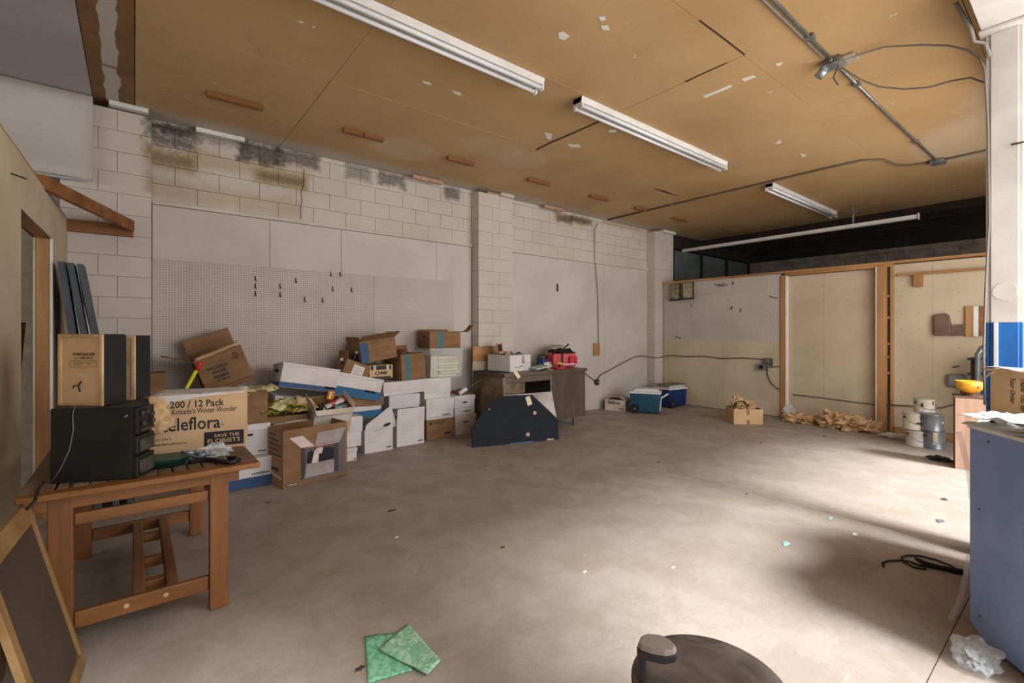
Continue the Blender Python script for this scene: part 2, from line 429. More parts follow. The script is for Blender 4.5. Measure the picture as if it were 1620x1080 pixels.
def ceil_mat():
    m, b, t = base_mat('fibreboard', .62, 0, .35)
    p = t.pos(); s = t.sep(p); x, y = s[0], s[1]
    n1 = t.noise(p, .7, 5); n2 = t.noise(p, 5, 8, .7, .5); n3 = t.noise(t.scale(p, (1, 3.5, 1)), 7, 6, .7)
    c = t.mix(t.ramp(n1, .35, .65), lin('#b39368'), lin('#a58459'))
    c = t.mix(t.ramp(n3, .60, .74, 0, .45), c, lin('#c3a683'))
    c = t.mix(t.ramp(n2, .665, .70, 0, .75), c, lin('#d2c6b6'))
    c = t.mix(t.ramp(t.noise(p, 14, 6, .7), .68, .71, 0, .7), c, lin('#6e4e2e'))
    c = t.mix(t.ramp(t.noise(p, 2.1, 8, .7, 1.0), .60, .70, 0, .35), c, lin('#85633d'))
    # white overspray where the ceiling meets the painted wall
    ov = t.ramp(t.math('ADD', y, t.math('MULTIPLY', t.math('SUBTRACT', n1, .5), .25)), 5.72, 6.0, 0, .85)
    c = t.mix(ov, c, lin('#b5aca2'))
    # pale ovals: water marks by the long wall, plain patches at the far right
    for (cx, cy, rx, ry, amt) in ((2.55, 5.25, .42, .35, .35), (3.35, 4.55, .45, .3, .25), (3.9, 4.6, .35, .35, .3), (7.6, .6, 1.1, .9, .55), (6.4, .3, 1.0, .6, .35)):
        dx = t.math('DIVIDE', t.math('SUBTRACT', x, cx), rx); dy = t.math('DIVIDE', t.math('SUBTRACT', y, cy), ry)
        r = t.math('SQRT', t.math('ADD', t.math('MULTIPLY', dx, dx), t.math('MULTIPLY', dy, dy)))
        r = t.math('ADD', r, t.math('MULTIPLY', t.math('SUBTRACT', n2, .5), .7))
        c = t.mix(t.ramp(r, .75, 1.05, amt, 0), c, lin('#bfae97'))
    t.put(b.inputs['Base Color'], c)
ceil_mat()
def strip_mat():
    m, b, t = base_mat('fibreboard_strip', .65, 0, .3)
    p = t.pos(); s = t.sep(p)
    n = t.noise(p, 3, 5)
    d = t.math('ABSOLUTE', t.math('SUBTRACT', t.math('ADD', s[0], t.math('MULTIPLY', t.math('SUBTRACT', n, .5), .10)), -.155))
    band = t.ramp(d, .045, .05, 1, 0); gap = t.ramp(t.noise(t.scale(p, (0, 1, 0)), 2.3, 2), .40, .42)
    c = t.mix(t.ramp(n, .35, .65), lin('#7f5e3a'), lin('#6f5030'))
    t.put(b.inputs['Base Color'], t.mix(t.math('MULTIPLY', band, gap), c, lin('#b2aaa2')))
strip_mat()

# ------------------------------------------------------------------ floor: four slabs with open joints
SPL = lambda x0, y0, x1, y1: [(x0, y0, gz(x0)), (x1, y0, gz(x1)), (x1, y1, gz(x1)), (x0, y1, gz(x0))]
fo = struct('floor', M().add([(-6, -8, -.16), (16, -8, -.16), (16, 7, -.16), (-6, 7, -.16), (-6, -8, -.26), (16, -8, -.26), (16, 7, -.26), (-6, 7, -.26)],
            [(0, 1, 2, 3), (7, 6, 5, 4), (0, 4, 5, 1), (1, 5, 6, 2), (2, 6, 7, 3), (3, 7, 4, 0)]), 'joint_dark')
g = .0025
for (x0, x1) in ((-6, -2), (-2, 4.4-g), (4.4+g, 16)):
    for (y0, y1) in ((-8, .45-g), (.45+g, 7)):
        o = part('slab', M().prism(SPL(x0, y0, x1, y1), (0, 0, -.2)), 'concrete', fo)
# hardened sealant showing in the joints
part('joint_filler', M().prism([(4.4-g, .46, gz(4.4)-.004), (4.4+g, .46, gz(4.4)-.004), (4.4+g, 7, gz(4.4)-.004), (4.4-g, 7, gz(4.4)-.004)], (0, 0, -.02)), 'joint_dark', fo)
part('joint_filler', M().prism([(-2, .45-g, gz(-2)-.004), (16, .45-g, gz(16)-.004), (16, .45+g, gz(16)-.004), (-2, .45+g, gz(-2)-.004)], (0, 0, -.02)), 'joint_dark', fo)

# ------------------------------------------------------------------ long back wall (Y = 6.1) with block piers
CH, ZC = .2, 3.62
wb = struct('wall_back', M().box((-6, 6.115, -.2), (9.35, 6.4, ZC+.1)), 'mortar')
def block_mesh(w, h, d):
    return bpy.data.meshes.new('block') and M().box((0, 0, 0), (w, d, h)).mesh('block', 'wall_paint')
BM = {}
def block(parent, x, y, z, w, h, d):
    k = (round(w, 3), round(h, 3), round(d, 3))
    if k not in BM: BM[k] = block_mesh(*k)
    o = link('block', BM[k], parent, (x, y+random.uniform(0, .0018), z)); bev(o, .004, 2)
    return o
def course(parent, x0, x1, z, h, y, d, off):
    x = x0-(.2 if off else 0)
    while x < x1-.01:
        a, b = max(x, x0), min(x+.4, x1)
        if b-a > .03: block(parent, a+.0015, y, z+.0015, b-a-.003, h-.003, d)
        x += .4
for sx0, sx1 in ((.13, 4.08), (4.74, 8.62)):
    for k in range(5):
        z = 2.76+.2*k; h = min(.2, ZC-z)
        course(wb, sx0, sx1, z, h, 6.1, .03, k % 2)
# piers
PIERS = [(-.53, .13), (4.08, 4.74), (8.62, 9.30)]
for x0, x1 in PIERS:
    pi_ = struct('trim_%d' % (PIERS.index((x0, x1))+1), None)
    part('pier_core', M().box((x0+.01, 5.91, -.2), (x1-.01, 6.12, 3.56)), 'mortar', pi_)
    for k in range(-1, 18):
        z = -.04+.2*k
        if z+.2 > 3.56: h = 3.56-z
        else: h = .2
        a = .4 if k % 2 else .26
        if h > .03:
            block(pi_, x0, 5.9, z, a-.003, h-.003, .2); block(pi_, x0+a, 5.9, z, x1-x0-a, h-.003, .2)
# top caps of the piers
part('pier_cap', M().box((-.19, 5.84, 3.575), (.105, 5.93, ZC-.002)), 'drywall_edge', wb, .004)
part('pier_cap', M().box((4.5, 5.88, 3.565), (4.76, 6.1, ZC-.002)), 'board_white', wb, .004)
part('pier_cap', M().box((8.9, 5.86, 3.565), (9.34, 6.1, ZC-.002)), 'drywall_edge', wb, .004)
# cracked, patched white sheets below the block band
def panel(parent, x0, x1, z0, z1, m='board_white', y=6.085, th=.014, nm='panel'):
    return part(nm, M().box((x0, y, z0), (x1, y+th, z1)), m, parent, .002)
xs = [.14]+[ony(p, 400, 6.085).x for p in (427, 540)]+[3.46, 4.07]
for a, b in zip(xs, xs[1:]): panel(wb, a+.002, b-.002, gz(b)+.0, 2.735, y=6.085+random.uniform(0, .002))
xs = [4.75, ony(956, 450, 6.085).x, 8.61]
for a, b in zip(xs, xs[1:]): panel(wb, a+.002, b-.002, gz(b)+.0, 2.735, y=6.085+random.uniform(0, .002))
part('ledge', M().box((.14, 6.06, 2.738), (4.07, 6.1, 2.775)), 'wall_paint', wb, .004)
part('ledge', M().box((4.75, 6.06, 2.738), (8.61, 6.1, 2.775)), 'wall_paint', wb, .004)
for a, b in ((.14, 2.50), (2.504, 3.755)):
    o = part('pegboard', M().box((0, 0, 0), (b-a, .007, 1.22)), 'pegboard', wb, .001); o.location = (a, 6.077, .96)
# crack running down the block band
cp = [ony(px, py, 6.099) for px, py in ((481, 268), (480, 292), (476, 305), (478, 318), (475, 330), (476, 346))]
part('crack', M().tube(cp, .004, 5), 'dark_print', wb)
# white painted board over the left pier, its lower edge curling away
bl = lambda px, py, Y: ony(px, py, Y)
x1b = ony(147, 200, 5.86).x
zt, zb = ony(147, 152, 5.86).z, ony(147, 290, 5.86).z
m = M().sheet((-3.5, 5.86, zb+.02), (x1b, 5.86, zb+.02), (x1b, 5.86, ZC-.01), (-3.5, 5.86, ZC-.01), 30, 8, .012,
              curl=lambda u, v: (.06*max(0, .25-v)*4*(.4+.6*abs(math.sin(u*9)))))
part('panel', m, 'board_white', wb)
m = M().sheet((-1.0, 5.84, zb), (x1b-.0, 5.85, zb), (x1b-.005, 5.856, zb+.19), (-1.0, 5.856, zb+.19), 14, 5, .006,
              curl=lambda u, v: .03*(1-v)**2*(1+math.sin(u*7)))
part('loose_strip', m, 'board_lilac', wb)

# ------------------------------------------------------------------ wall continuing behind the partition, roll-up door, far wall
wf = struct('wall_far', M().box((13.3, -3, -.3), (13.6, 6.4, 3.30)), 'block_dark')
for k in range(5):
    course_x = 13.27
    y = -1.2-(.2 if k % 2 else 0)
    while y < 6.1:
        o = part('block', M().box((13.27, y+.003, 2.4+.2*k+.003), (13.31, y+.397, 2.6+.2*k-.003)), 'block_dark', wf, .005); y += .4
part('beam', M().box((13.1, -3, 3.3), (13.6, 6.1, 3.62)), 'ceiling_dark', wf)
dr = struct('door_1', M().box((9.36, 6.12, -.2), (13.3, 6.3, 3.62)), 'block_dark')
for i in range(3):
    for k in range(14):
        x0 = 9.5+i*1.22
        part('panel', M().prism([(x0, 6.06, .9+.17*k), (x0+1.18, 6.06, .9+.17*k), (x0+1.18, 6.035, 1.06+.17*k), (x0, 6.035, 1.06+.17*k)], (0, .06, 0)), 'door_metal', dr)
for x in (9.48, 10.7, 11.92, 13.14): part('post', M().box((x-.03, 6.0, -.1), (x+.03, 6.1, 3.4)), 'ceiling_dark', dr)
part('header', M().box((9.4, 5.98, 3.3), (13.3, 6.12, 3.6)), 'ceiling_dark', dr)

# ------------------------------------------------------------------ left drywall partition with a doorway
def lw(y): return -.479-.016*(5.9-y)
wl = struct('wall_left', None); wl.location = (0, 0, 0)
DY0, DY1, DZ, PT = 3.89, 5.03, 2.14, 2.447
def lpanel(y0, y1, z0, z1, nm='panel', off=0.0, th=.0127, m='drywall'):
    a, b = Vector((lw(y0)-off, y0, z0)), Vector((lw(y1)-off, y1, z0))
    mm = M().prism([a, b, b+Vector((0, 0, z1-z0)), a+Vector((0, 0, z1-z0))], (-th, 0, 0))
    return part(nm, mm, m, wl, .001)
for y0, y1 in ((-1.0, .6), (.6, 1.8), (1.8, 3.0), (3.0, DY0)): lpanel(y0+.001, y1-.001, .005, PT)
lpanel(DY0, DY1, DZ, PT); lpanel(DY1, 5.88, .005, PT)
for y0, y1 in ((-1.0, DY0), (DY1, 5.88)): lpanel(y0, y1, 0, PT, 'rear_panel', .094, m='drywall')
lpanel(DY0, DY1, DZ, PT, 'rear_panel', .094)
lpanel(-1.0, 5.88, PT, PT+.035, 'top_plate', .0127, .09, 'pine_y')
def stud(y, z0=.0, z1=PT, w=.04): return part('stud', M().box((lw(y)-.092, y, z0), (lw(y)-.0135, y+w, z1)), 'pine', wl, .002)
for y in (-.95, .6, 1.8, 3.0, DY0-.042, DY1+.001, 5.3, 5.83): stud(y)
part('header', M().box((lw(4.4)-.1, DY0, DZ), (lw(4.4)-.012, DY1, DZ+.04)), 'pine_y', wl, .002)
part('drywall_edge', M().box((lw(DY1)-.014, DY1-.006, .005), (lw(DY1)+.002, DY1-.0005, DZ)), 'drywall_edge', wl)
part('sole_plate', M().box((lw(5.4)-.1, DY1, .0), (lw(5.4)-.014, 5.88, .04)), 'pine_y', wl)

# ------------------------------------------------------------------ right partition (X = 8.9)
PX = 8.9
wr = struct('wall_right', None)
def rp(px): return onx(px, 500, PX).y
yl, y1_, y2_, y3_, y4_ = 5.88, rp(1235), rp(1243), rp(1388), rp(1410)
PZ = 2.45
def rbox(nm, ya, yb, z0, z1, m, x=PX, th=.0127, bevel=.001): return part(nm, M().box((x, min(ya, yb), z0), (x+th, max(ya, yb), z1)), m, wr, bevel)
zf = gz(8.9)
ym = rp(1145)
rbox('panel', ym+.001, yl, zf+.01, 1.24, 'drywall'); rbox('panel', y1_, ym-.001, zf+.01, 1.24, 'drywall')
o = part('pegboard', M().box((0, 0, 0), (2.6, .007, 1.21)), 'pegboard', wr, .001); 
o.data.transform(Matrix.Scale((yl-y1_)/2.6, 4, Vector((1, 0, 0)))); o.rotation_euler = (0, 0, PI/2); o.location = (PX+.008, y1_, 1.24)
# recessed middle bay
yc = rp(1300)
rbox('panel', yc+.001, y2_+.05, zf+.01, PZ-.05, 'drywall_pale', PX+.1); rbox('panel', y3_-.05, yc-.001, zf+.01, PZ-.05, 'drywall_pale', PX+.1)
part('stud', M().box((PX-.02, y2_, zf), (PX+.09, y1_, PZ-.04)), 'pine', wr, .002)
part('drywall_edge', M().box((PX-.01, y2_-.010, zf+.02), (PX+.1, y2_-.001, PZ-.05)), 'drywall_edge', wr)
part('drywall_edge', M().box((PX-.045, y3_-.002, zf+.01), (PX+.1, y3_+.012, PZ-.03)), 'drywall_edge', wr)
ya, yb = rp(1403), y3_-.003
part('stud', M().box((PX-.045, ya, zf), (PX+.0, yb, PZ-.03)), 'pine', wr, .002)
part('stud', M().box((PX-.0, ya+.0, zf), (PX+.09, ya+.04, PZ-.03)), 'pine', wr, .002)
part('stud', M().box((PX-.01, y4_-.03, zf), (PX+.09, y4_+.01, PZ-.03)), 'pine', wr, .002)
for z in (.78, 1.02, 1.22, 1.62, 1.95): part('blocking', M().box((PX+.01, y4_+.012, z), (PX+.085, ya-.001, z+.04)), 'pine_y', wr, .002)
part('sole_plate', M().box((PX-.0, y3_+.014, zf), (PX+.09, y2_-.022, zf+.085)), 'pine_old', wr, .002)
part('sole_plate', M().box((PX-.03, -1.0, zf), (PX-.001, y4_-.04, zf+.085)), 'pine_y', wr, .002)
part('top_plate', M().box((PX-.03, -1.0, PZ-.005), (PX+.1, 5.88, PZ+.035)), 'pine_y', wr, .002)
part('top_plate', M().box((PX-.02, y3_-.2, PZ-.045), (PX+.09, y2_, PZ-.006)), 'pine_y', wr, .002)
# right bay: drywall, a boxed ledge and one block bracket
yd = rp(1475)
for a, b in ((yd+.001, y4_-.032), (yd-1.22, yd-.001), (-1.0, yd-1.222)): rbox('panel', a, b, zf+.09, PZ-.02, 'drywall_pale', PX-.0)
lz = onx(1490, 430, PX-.04).z
part('ledge', M().box((PX-.06, -1.0, lz-.015), (PX-.001, rp(1421), lz+.02)), 'pine_y', wr, .003)
m = M().prism([(PX-.075, rp(1447), lz-.016), (PX-.002, rp(1447), lz-.016), (PX-.002, rp(1447), lz-.19), (PX-.05, rp(1447), lz-.19), (PX-.075, rp(1447), lz-.14)], (0, rp(1461)-rp(1447), 0))
part('bracket', m, 'pine', wr, .004)
# drywall screws left unplastered, in vertical rows
m = M()
for px, xo in ((1145, 0), (1259, .1), (1301, .1), (1345, .1), (1426, 0), (1454, 0), (1516, 0)):
    y = onx(px, 500, PX+xo).y
    for k in range(9):
        z = .2+k*.25+random.uniform(-.02, .02)
        if px == 1145 and z > 1.15: continue
        q = [(PX+xo-.0008, y+.008*math.cos(a*PI/3), z+.008*math.sin(a*PI/3)) for a in range(6)]
        m.prism(q, (.0006, 0, 0))
part('screw_heads', m, 'screw', wr, kind='stuff')

# ------------------------------------------------------------------ ceiling boards
ce = struct('ceiling', M().box((-6, -1.2, ZC+.03), (10.8, 6.4, ZC+.1)), 'ceiling_dark')
rows = [(-1.18, .57, 1), (.57, 1.77, 1), (1.77, 2.98, 0), (2.98, 4.2, 0), (4.2, 5.4, 0), (5.4, 6.12, 0)]
for (ya, yb, off) in rows:
    seams = [.002, 2.56, 5.0, 7.44, 9.88, 10.75] if off else [.002, 1.34, 3.78, 6.22, 8.66, 10.75]
    for a, b in zip(seams, seams[1:]):
        g1 = random.uniform(.0008, .002); dz = random.uniform(0, .003)
        o = part('ceiling_board', M().box((a+g1, ya+g1, ZC+dz), (b-g1, yb-g1, ZC+.012+dz)), 'fibreboard', ce, .0015)
        if (a, ya) in ((6.22, 4.2),): o.rotation_euler = (0, 0, 0)
for ya, yb in ((-1.1, 1.3), (1.302, 3.85), (3.862, 6.1)):
    part('ceiling_board', M().box((-.305, ya, ZC+.002), (-.003, yb, ZC+.014)), 'fibreboard_strip', ce, .0015)
for ya, yb in ((-1.1, .6), (.602, 3.04), (3.042, 6.1)):
    part('ceiling_board', M().box((-6, ya, ZC), (-.31, yb, ZC+.013)), 'board_lilac', ce, .001)
part('sagging_edge', M().prism([(-.296, 3.83, ZC-.0), (-.01, 3.83, ZC+.0), (-.01, 3.86, ZC-.03), (-.296, 3.86, ZC-.006)], (0, .012, .012)), 'drywall_edge', ce)
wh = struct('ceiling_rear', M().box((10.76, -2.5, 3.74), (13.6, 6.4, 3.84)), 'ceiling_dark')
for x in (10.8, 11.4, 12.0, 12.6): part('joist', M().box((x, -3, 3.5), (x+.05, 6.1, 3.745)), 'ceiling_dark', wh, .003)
# ------------------------------------------------------------------ outer shell, never in view from the photograph's side
struct('wall_side', M().box((-6.2, -8, -.3), (-6, 6.4, 3.8)), 'board_lilac')
we = struct('wall_entrance', M().box((-6, -1.35, -.2), (-.95, -1.2, 3.62)).box((7.4, -1.35, -.2), (10.8, -1.2, 3.62)).box((10.8, -2.6, -.2), (13.6, -2.5, 3.8)).box((.55, -1.35, -.2), (1.7, -1.2, 3.62)), 'board_white')  # unseen wall, its openings shaped to bound the sun patch on the floor
# torn paper and split seams on the ceiling boards
def ceil_decal(pts, m, nm):
    q = [onz(px, py, ZC-.0012) for px, py in pts]; part(nm, M().prism(q, (0, 0, .002)), m, ce)
for pts in ([(883, 52), (891, 50), (901, 58), (893, 64), (884, 61)], [(947, 27), (957, 26), (958, 32), (950, 33)], [(950, 41), (962, 40), (965, 48), (953, 47)], [(668, 128), (680, 131), (683, 135), (672, 133)], [(715, 143), (728, 147), (731, 152), (720, 149)],
            [(1173, 125), (1192, 119), (1196, 122), (1178, 129)], [(1112, 152), (1140, 141), (1156, 134), (1158, 137), (1140, 145), (1116, 155)], [(898, 228), (916, 229), (919, 233), (903, 233)], [(962, 206), (974, 205), (976, 209), (965, 210)], [(862, 210), (873, 212), (872, 221), (865, 219)],
            [(1226, 228), (1234, 221), (1236, 226)], [(1266, 243), (1276, 246), (1270, 249)], [(1227, 101), (1240, 99), (1232, 105)], [(470, 33), (480, 35), (477, 37)], [(493, 41), (499, 43), (496, 45)]):
    ceil_decal(pts, 'drywall_edge', 'torn_paper')
for pts in ([(847, 236), (870, 225), (910, 208), (948, 191), (950, 192.5), (911, 210), (871, 227), (849, 238)], [(1107, 31), (1142, 57), (1179, 86), (1178, 88), (1141, 59.5), (1107, 34)], [(1030, 297), (1052, 302), (1075, 311), (1051, 304.5)], [(1084, 129), (1110, 117), (1150, 99), (1150, 100), (1110, 118.5), (1085, 130.5)]):
    ceil_decal(pts, 'brown_print', 'split_seam')
# ------------------------------------------------------------------ carton builders (local: front-left-bottom corner, x right, y away, z up)
def carton(label, loc, rot, W, D, H, m='cardboard', closed=True, flaps=(), tape=True, th=.006, inside='cardboard_inside', group=None, name='cardboard_box', cat='cardboard box'):
    t = thing(name, label, cat, loc, rot, group)
    b = M()
    if closed:
        b.box((0, 0, 0), (W, D, H)); part('body', b, m, t, .004)
        if tape: part('tape', M().box((0.0, D/2-.025, H), (W, D/2+.025, H+.0012)).box((-.001, D/2-.025, H-.07), (0, D/2+.025, H)), 'tape', t)
    else:
        b.box((0, 0, 0), (W, D, th)).box((0, 0, th), (W, th, H)).box((0, D-th, th), (W, D, H)).box((0, th, th), (th, D-th, H)).box((W-th, th, th), (W, D-th, H))
        part('body', b, m, t, .0015)
        part('lining', M().box((th, D-th-.001, th), (W-th, D-th, H-.003)).box((th, th, th), (th+.001, D-th-.001, H-.003)).box((W-th-.001, th, th), (W-th, D-th-.001, H-.003)).box((th, th, th), (W-th, th+.001, H-.003)), inside, t)
    for side, ang, ln in flaps:
        f = M().box((0, -th/2, 0), (W if side in 'fb' else D, th/2, ln))
        o = part('flap', f, m, t, .0015); a = math.radians(ang)
        if side == 'f': o.location = (0, th/2, H); o.rotation_euler = (a, 0, 0)
        if side == 'b': o.location = (W, D-th/2, H); o.rotation_euler = (a, 0, PI)
        if side == 'l': o.location = (th/2, D, H); o.rotation_euler = (a, 0, -PI/2)
        if side == 'r': o.location = (W-th/2, 0, H); o.rotation_euler = (a, 0, PI/2)
    return t
def logo(t, x, z, w, h=.022, y=-.001, rot=FRONT, s='BANKERS BOX'):
    a = M(); n = 14
    pts = [(w/2*math.cos(2*PI*i/n)*(1 if abs(math.cos(2*PI*i/n)) < .95 else 1), 0, h/2*math.sin(2*PI*i/n)) for i in range(n)]
    pts = [(p[0], 0, p[2]) for p in pts]
    e = Euler((0, 0, rot[2])).to_matrix()
    org = Vector((x, y, z)) if rot == FRONT else Vector((y, x, z))
    pts = [e @ Vector((p[0]+w/2, p[1], p[2]))+org for p in pts]
    nrm = e @ Vector((0, .0008, 0))
    a.prism(pts, nrm); part('logo_badge', a, 'dark_print', t)
    txt(s, w*.78, h*.42, t, tuple(org+e @ Vector((w*.11, -.0005, -h*.2))), rot, 'white_print', bold=.01)
def banker(label, loc, rot, W, D, H, lid=.07, m='box_white', stripe=None, logo_at=None, lines=True, hole=True, group=None, sh=.05, lidrot=None, base_word=True):
    t = thing('storage_box', label, 'storage box', loc, rot, group)
    part('body', M().box((0.004, 0.004, 0), (W-.004, D-.004, H)), m, t, .003)
    l = part('lid', M().box((-.004, -.004, -lid), (W+.004, D+.004, .004)), m, t, .004); l.location = (0, 0, H+.001)
    if lidrot: l.rotation_euler = lidrot
    if stripe: part('stripe', M().box((-.0052, -.0052, .004), (W+.0052, 0, .004+sh)).box((-.0052, 0, .004), (0, D, .004+sh)), stripe, t)
    if hole:
        part('hand_hole', M().tube([(W*.40, .0035, H-lid-.035), (W*.60, .0035, H-lid-.035)], .010, 10), 'dark_print', t)
        part('hand_hole', M().tube([(.0035, D*.38, H-lid-.045), (.0035, D*.62, H-lid-.045)], .010, 10), 'dark_print', t)
    if lines:
        for k in range(3): part('printed_line', M().box((W*.12, .0028, H*(.52-.10*k)), (W*.55, .004, H*(.52-.10*k)+.0022)), 'box_lines', t)
    if base_word: part('printed_line', M().box((W*.72, .0025, H*.10), (W*.92, .004, H*.10+.010)), 'dark_print', t)
    if logo_at: logo(t, logo_at[0], logo_at[1], logo_at[2], y=.002)
    return t
def span(xl, xr, yt, yb, Y):
    """box face on the plane Y = const measured at its left edge: x0, width, z0, height"""
    a, b, c = ony(xl, yb, Y), ony(xr, yb, Y), ony(xl, yt, Y); return a.x, b.x-a.x, a.z, c.z-a.z

# ------------------------------------------------------------------ the pile of boxes against the pegboard wall
GW, GB = 'white storage boxes in the pile', 'brown cartons in the pile'
# two-high stack at the right end
x, W, z, H = span(720, 753.5, 660, 689, 5.66)
z = gz(x); t = banker('bottom cream storage box of the right-hand stack, beside the navy board', (x, 5.66, z), (0, 0, 0), W, .38, .27, m='box_white_dirty', group=GW, lid=.06)
zt = z+.276
t = banker('white storage box with two dark labels, upper of the right-hand stack', (x+.0, 5.67, zt), (0, 0, .03), W-.01, .37, .27, lid=.06, logo_at=(W*.36, .05, W*.42), group=GW, lines=False, base_word=False)
part('printed_line', M().box((.02, .002, .1), (W-.03, .0035, .103)), 'stripe_blue', t)
part('opening_flap', M().sheet((W*.3, .05, .28), (W*1.0, .04, .28), (W*.9, .3, .33), (W*.3, .3, .30), 4, 4, .004, .02), 'cardboard', t)
# spray can with long nozzle lying on the upper box
t = thing('spray_can', 'small white canister on top of the right-hand box stack', 'can', (x+.10, 5.72, zt+.30), (0, math.radians(60), -.3))
part('can', M().lathe([(.0, 0), (.03, .0), (.032, .01), (.032, .12), (.02, .14), (.0, .14)], 16), 'cooler_white', t)
part('cap', M().lathe([(.022, .14), (.022, .17), (.0, .175)], 12), 'stripe_navy', t)
part('wand', M().tube([(0, 0, .17), (.0, .01, .3), (.02, .02, .42)], .006, 6), 'cable_grey', t)
# third column
x3, W3, z3, H3 = span(675, 717.5, 664, 694, 5.62); z = gz(x3)
t = carton('closed brown carton with faint print at the foot of the pile, third stack', (x3, 5.62, z), (0, 0, 0), W3, .42, .27, group=GB)
o = part('printed_mark', M().lathe([(.022, 0), (.022, .001)], 16), 'brown_print', t); o.location = (.06, -.0002, .22); o.rotation_euler = (PI/2, 0, 0)
part('printed_line', M().box((.10, -.001, .222), (W3*.65, 0, .232)), 'brown_print', t)
part('printed_line', M().box((.10, -.001, .205), (W3*.55, 0, .211)), 'brown_print', t)
part('printed_line', M().box((W3*.66, -.001, .05), (W3*.92, 0, .08)), 'brown_print', t)
z += .272
t = banker('white storage box with blue line and black badge on the brown carton', (x3-.01, 5.61, z), (0, 0, 0), W3+.01, .40, .275, lid=.16, logo_at=(W3*.55, .05, W3*.36), group=GW, lines=False, base_word=False, hole=False)
part('printed_line', M().box((.02, .002, .025), (W3-.02, .0035, .030)), 'stripe_navy', t)
z += .281
t = banker('plain white storage box on top of the third stack, below the clear bin', (x3-.03, 5.63, z), (0, 0, -.03), W3-.02, .40, .27, lid=.20, group=GW, lines=False, base_word=False, hole=False)
zc3 = z+.276
# clear plastic bin full of cream paperbacks
xb, Wb, _, _ = span(681, 733, 563, 607, 5.60)
t = thing('plastic_bin', 'clear plastic bin packed with cream coloured books', 'storage bin', (xb, 5.60, zc3), (0, 0, 0))
Hb = .40
part('shell', M().box((0.02, 0.02, 0), (Wb-.02, .42, .004)).prism([(.02, .02, 0), (Wb-.02, .02, 0), (Wb, 0, Hb), (0, 0, Hb)], (0, .004, 0)).prism([(.02, .42, 0), (Wb-.02, .42, 0), (Wb, .44, Hb), (0, .44, Hb)], (0, .004, 0))
     .prism([(.02, .02, 0), (.02, .42, 0), (0, .44, Hb), (0, 0, Hb)], (.004, 0, 0)).prism([(Wb-.02, .02, 0), (Wb-.02, .42, 0), (Wb, .44, Hb), (Wb, 0, Hb)], (-.004, 0, 0)), 'plastic_bin', t)
part('rim', M().box((-.012, -.012, Hb-.02), (Wb+.012, 0, Hb)).box((-.012, .44, Hb-.02), (Wb+.012, .452, Hb)).box((-.012, 0, Hb-.02), (0, .44, Hb)).box((Wb, 0, Hb-.02), (Wb+.012, .44, Hb)), 'plastic_bin', t, .003)
for k in range(7):
    w_ = Wb*(.58+random.uniform(-.03, .04)); x0 = .16+random.uniform(-.02, .02)
    m = M().box((0, 0, 0), (w_, .26, .036)); o = solo('book', m, 'book_cream' if k % 2 else 'book_pale', 'cream paperback in the flat stack inside the clear bin', 'book', 'books lying flat in the clear bin', .003, origin=(0, 0, 0))
    o.location = (xb+x0, 5.65, zc3+.006+.041*k); o.rotation_euler = (0, 0, random.uniform(-.05, .05))
for k in range(3):
    m = M().box((0, 0, 0), (.035, .24, .29)); o = solo('book', m, 'book_pale', 'pale book standing upright at the left side of the clear bin', 'book', 'books standing in the clear bin', .003, origin=(0, 0, 0))
    o.location = (xb+.035+.040*k, 5.67, zc3+.008); o.rotation_euler = (0, .06, 0)
# open brown carton with teal stripe standing on the bin
xs_, Ws, zs_, Hs = span(685, 727, 536, 563, 5.66)
zq = zc3+Hb+.001
t = carton('open brown carton with teal band standing on the clear bin', (xs_-.06, 5.64, zq), (0, 0, 0), Ws+.06, .34, Hs*.98, closed=False, flaps=(('r', -100, .17), ('f', -93, .10), ('b', 4, .03)), group=GB)
part('label_band', M().box((.13, -.001, .0), (.20, 0, Hs*.98)), 'stripe_teal', t)
part('hand_hole', M().box((-.001, .12, Hs*.62), (.0, .20, Hs*.74)), 'dark_print', t)
part('torn_flap', M().sheet((Ws+.06, .02, Hs*.95), (Ws+.30, .02, Hs*.93), (Ws+.30, .15, Hs*.96), (Ws+.06, .15, Hs*.98), 8, 3, .005, 0, curl=lambda u, v: .11*max(0, u-.55)**1.5*3), 'cardboard', t)
# second column from right: white box with open flaps, and boxes above
x2, W2, z2, H2 = span(628, 671, 648, 702, 5.52); z = gz(x2)
t = carton('white carton with its front flap standing up, second on the floor from the brown one', (x2, 5.52, z), (0, 0, 0), W2, .40, .29, m='box_white', closed=False, inside='box_white_dirty', flaps=(('f', 6, .19), ('l', 20, .15), ('b', -70, .18)), group=GW)
for k in range(3): part('printed_line', M().box((W2*.15, -.001, .19-.04*k), (W2*.6, 0, .1925-.04*k)), 'box_lines', t)
part('printed_line', M().box((W2*.76, -.001, .035), (W2*.95, 0, .048)), 'dark_print', t)
zb2 = z+.29
x4, W4, z4, H4 = span(617, 664, 626, 648, 5.64)
t = banker('white storage box sagging on the open white carton, below the long white box', (x4, 5.66, z4+.0), (0, 0, -.04), W4, .36, H4+.0, lid=.15, group=GW, lines=False, base_word=False, hole=False)
part('printed_line', M().box((W4*.35, -.0062, H4*.52), (W4*.72, -.004, H4*.53)), 'box_lines', t)
x5, W5, z5, H5 = span(607, 673, 607, 628, 5.60)
t = banker('long plain white storage box under the brown cartons, beside the clear bin', (x5, 5.60, z4+H4+.004), (0, -.03, 0), W5, .42, H5+.0, lid=.12, group=GW, lines=False, base_word=False, hole=False)
zl = z4+H4+H5+.01
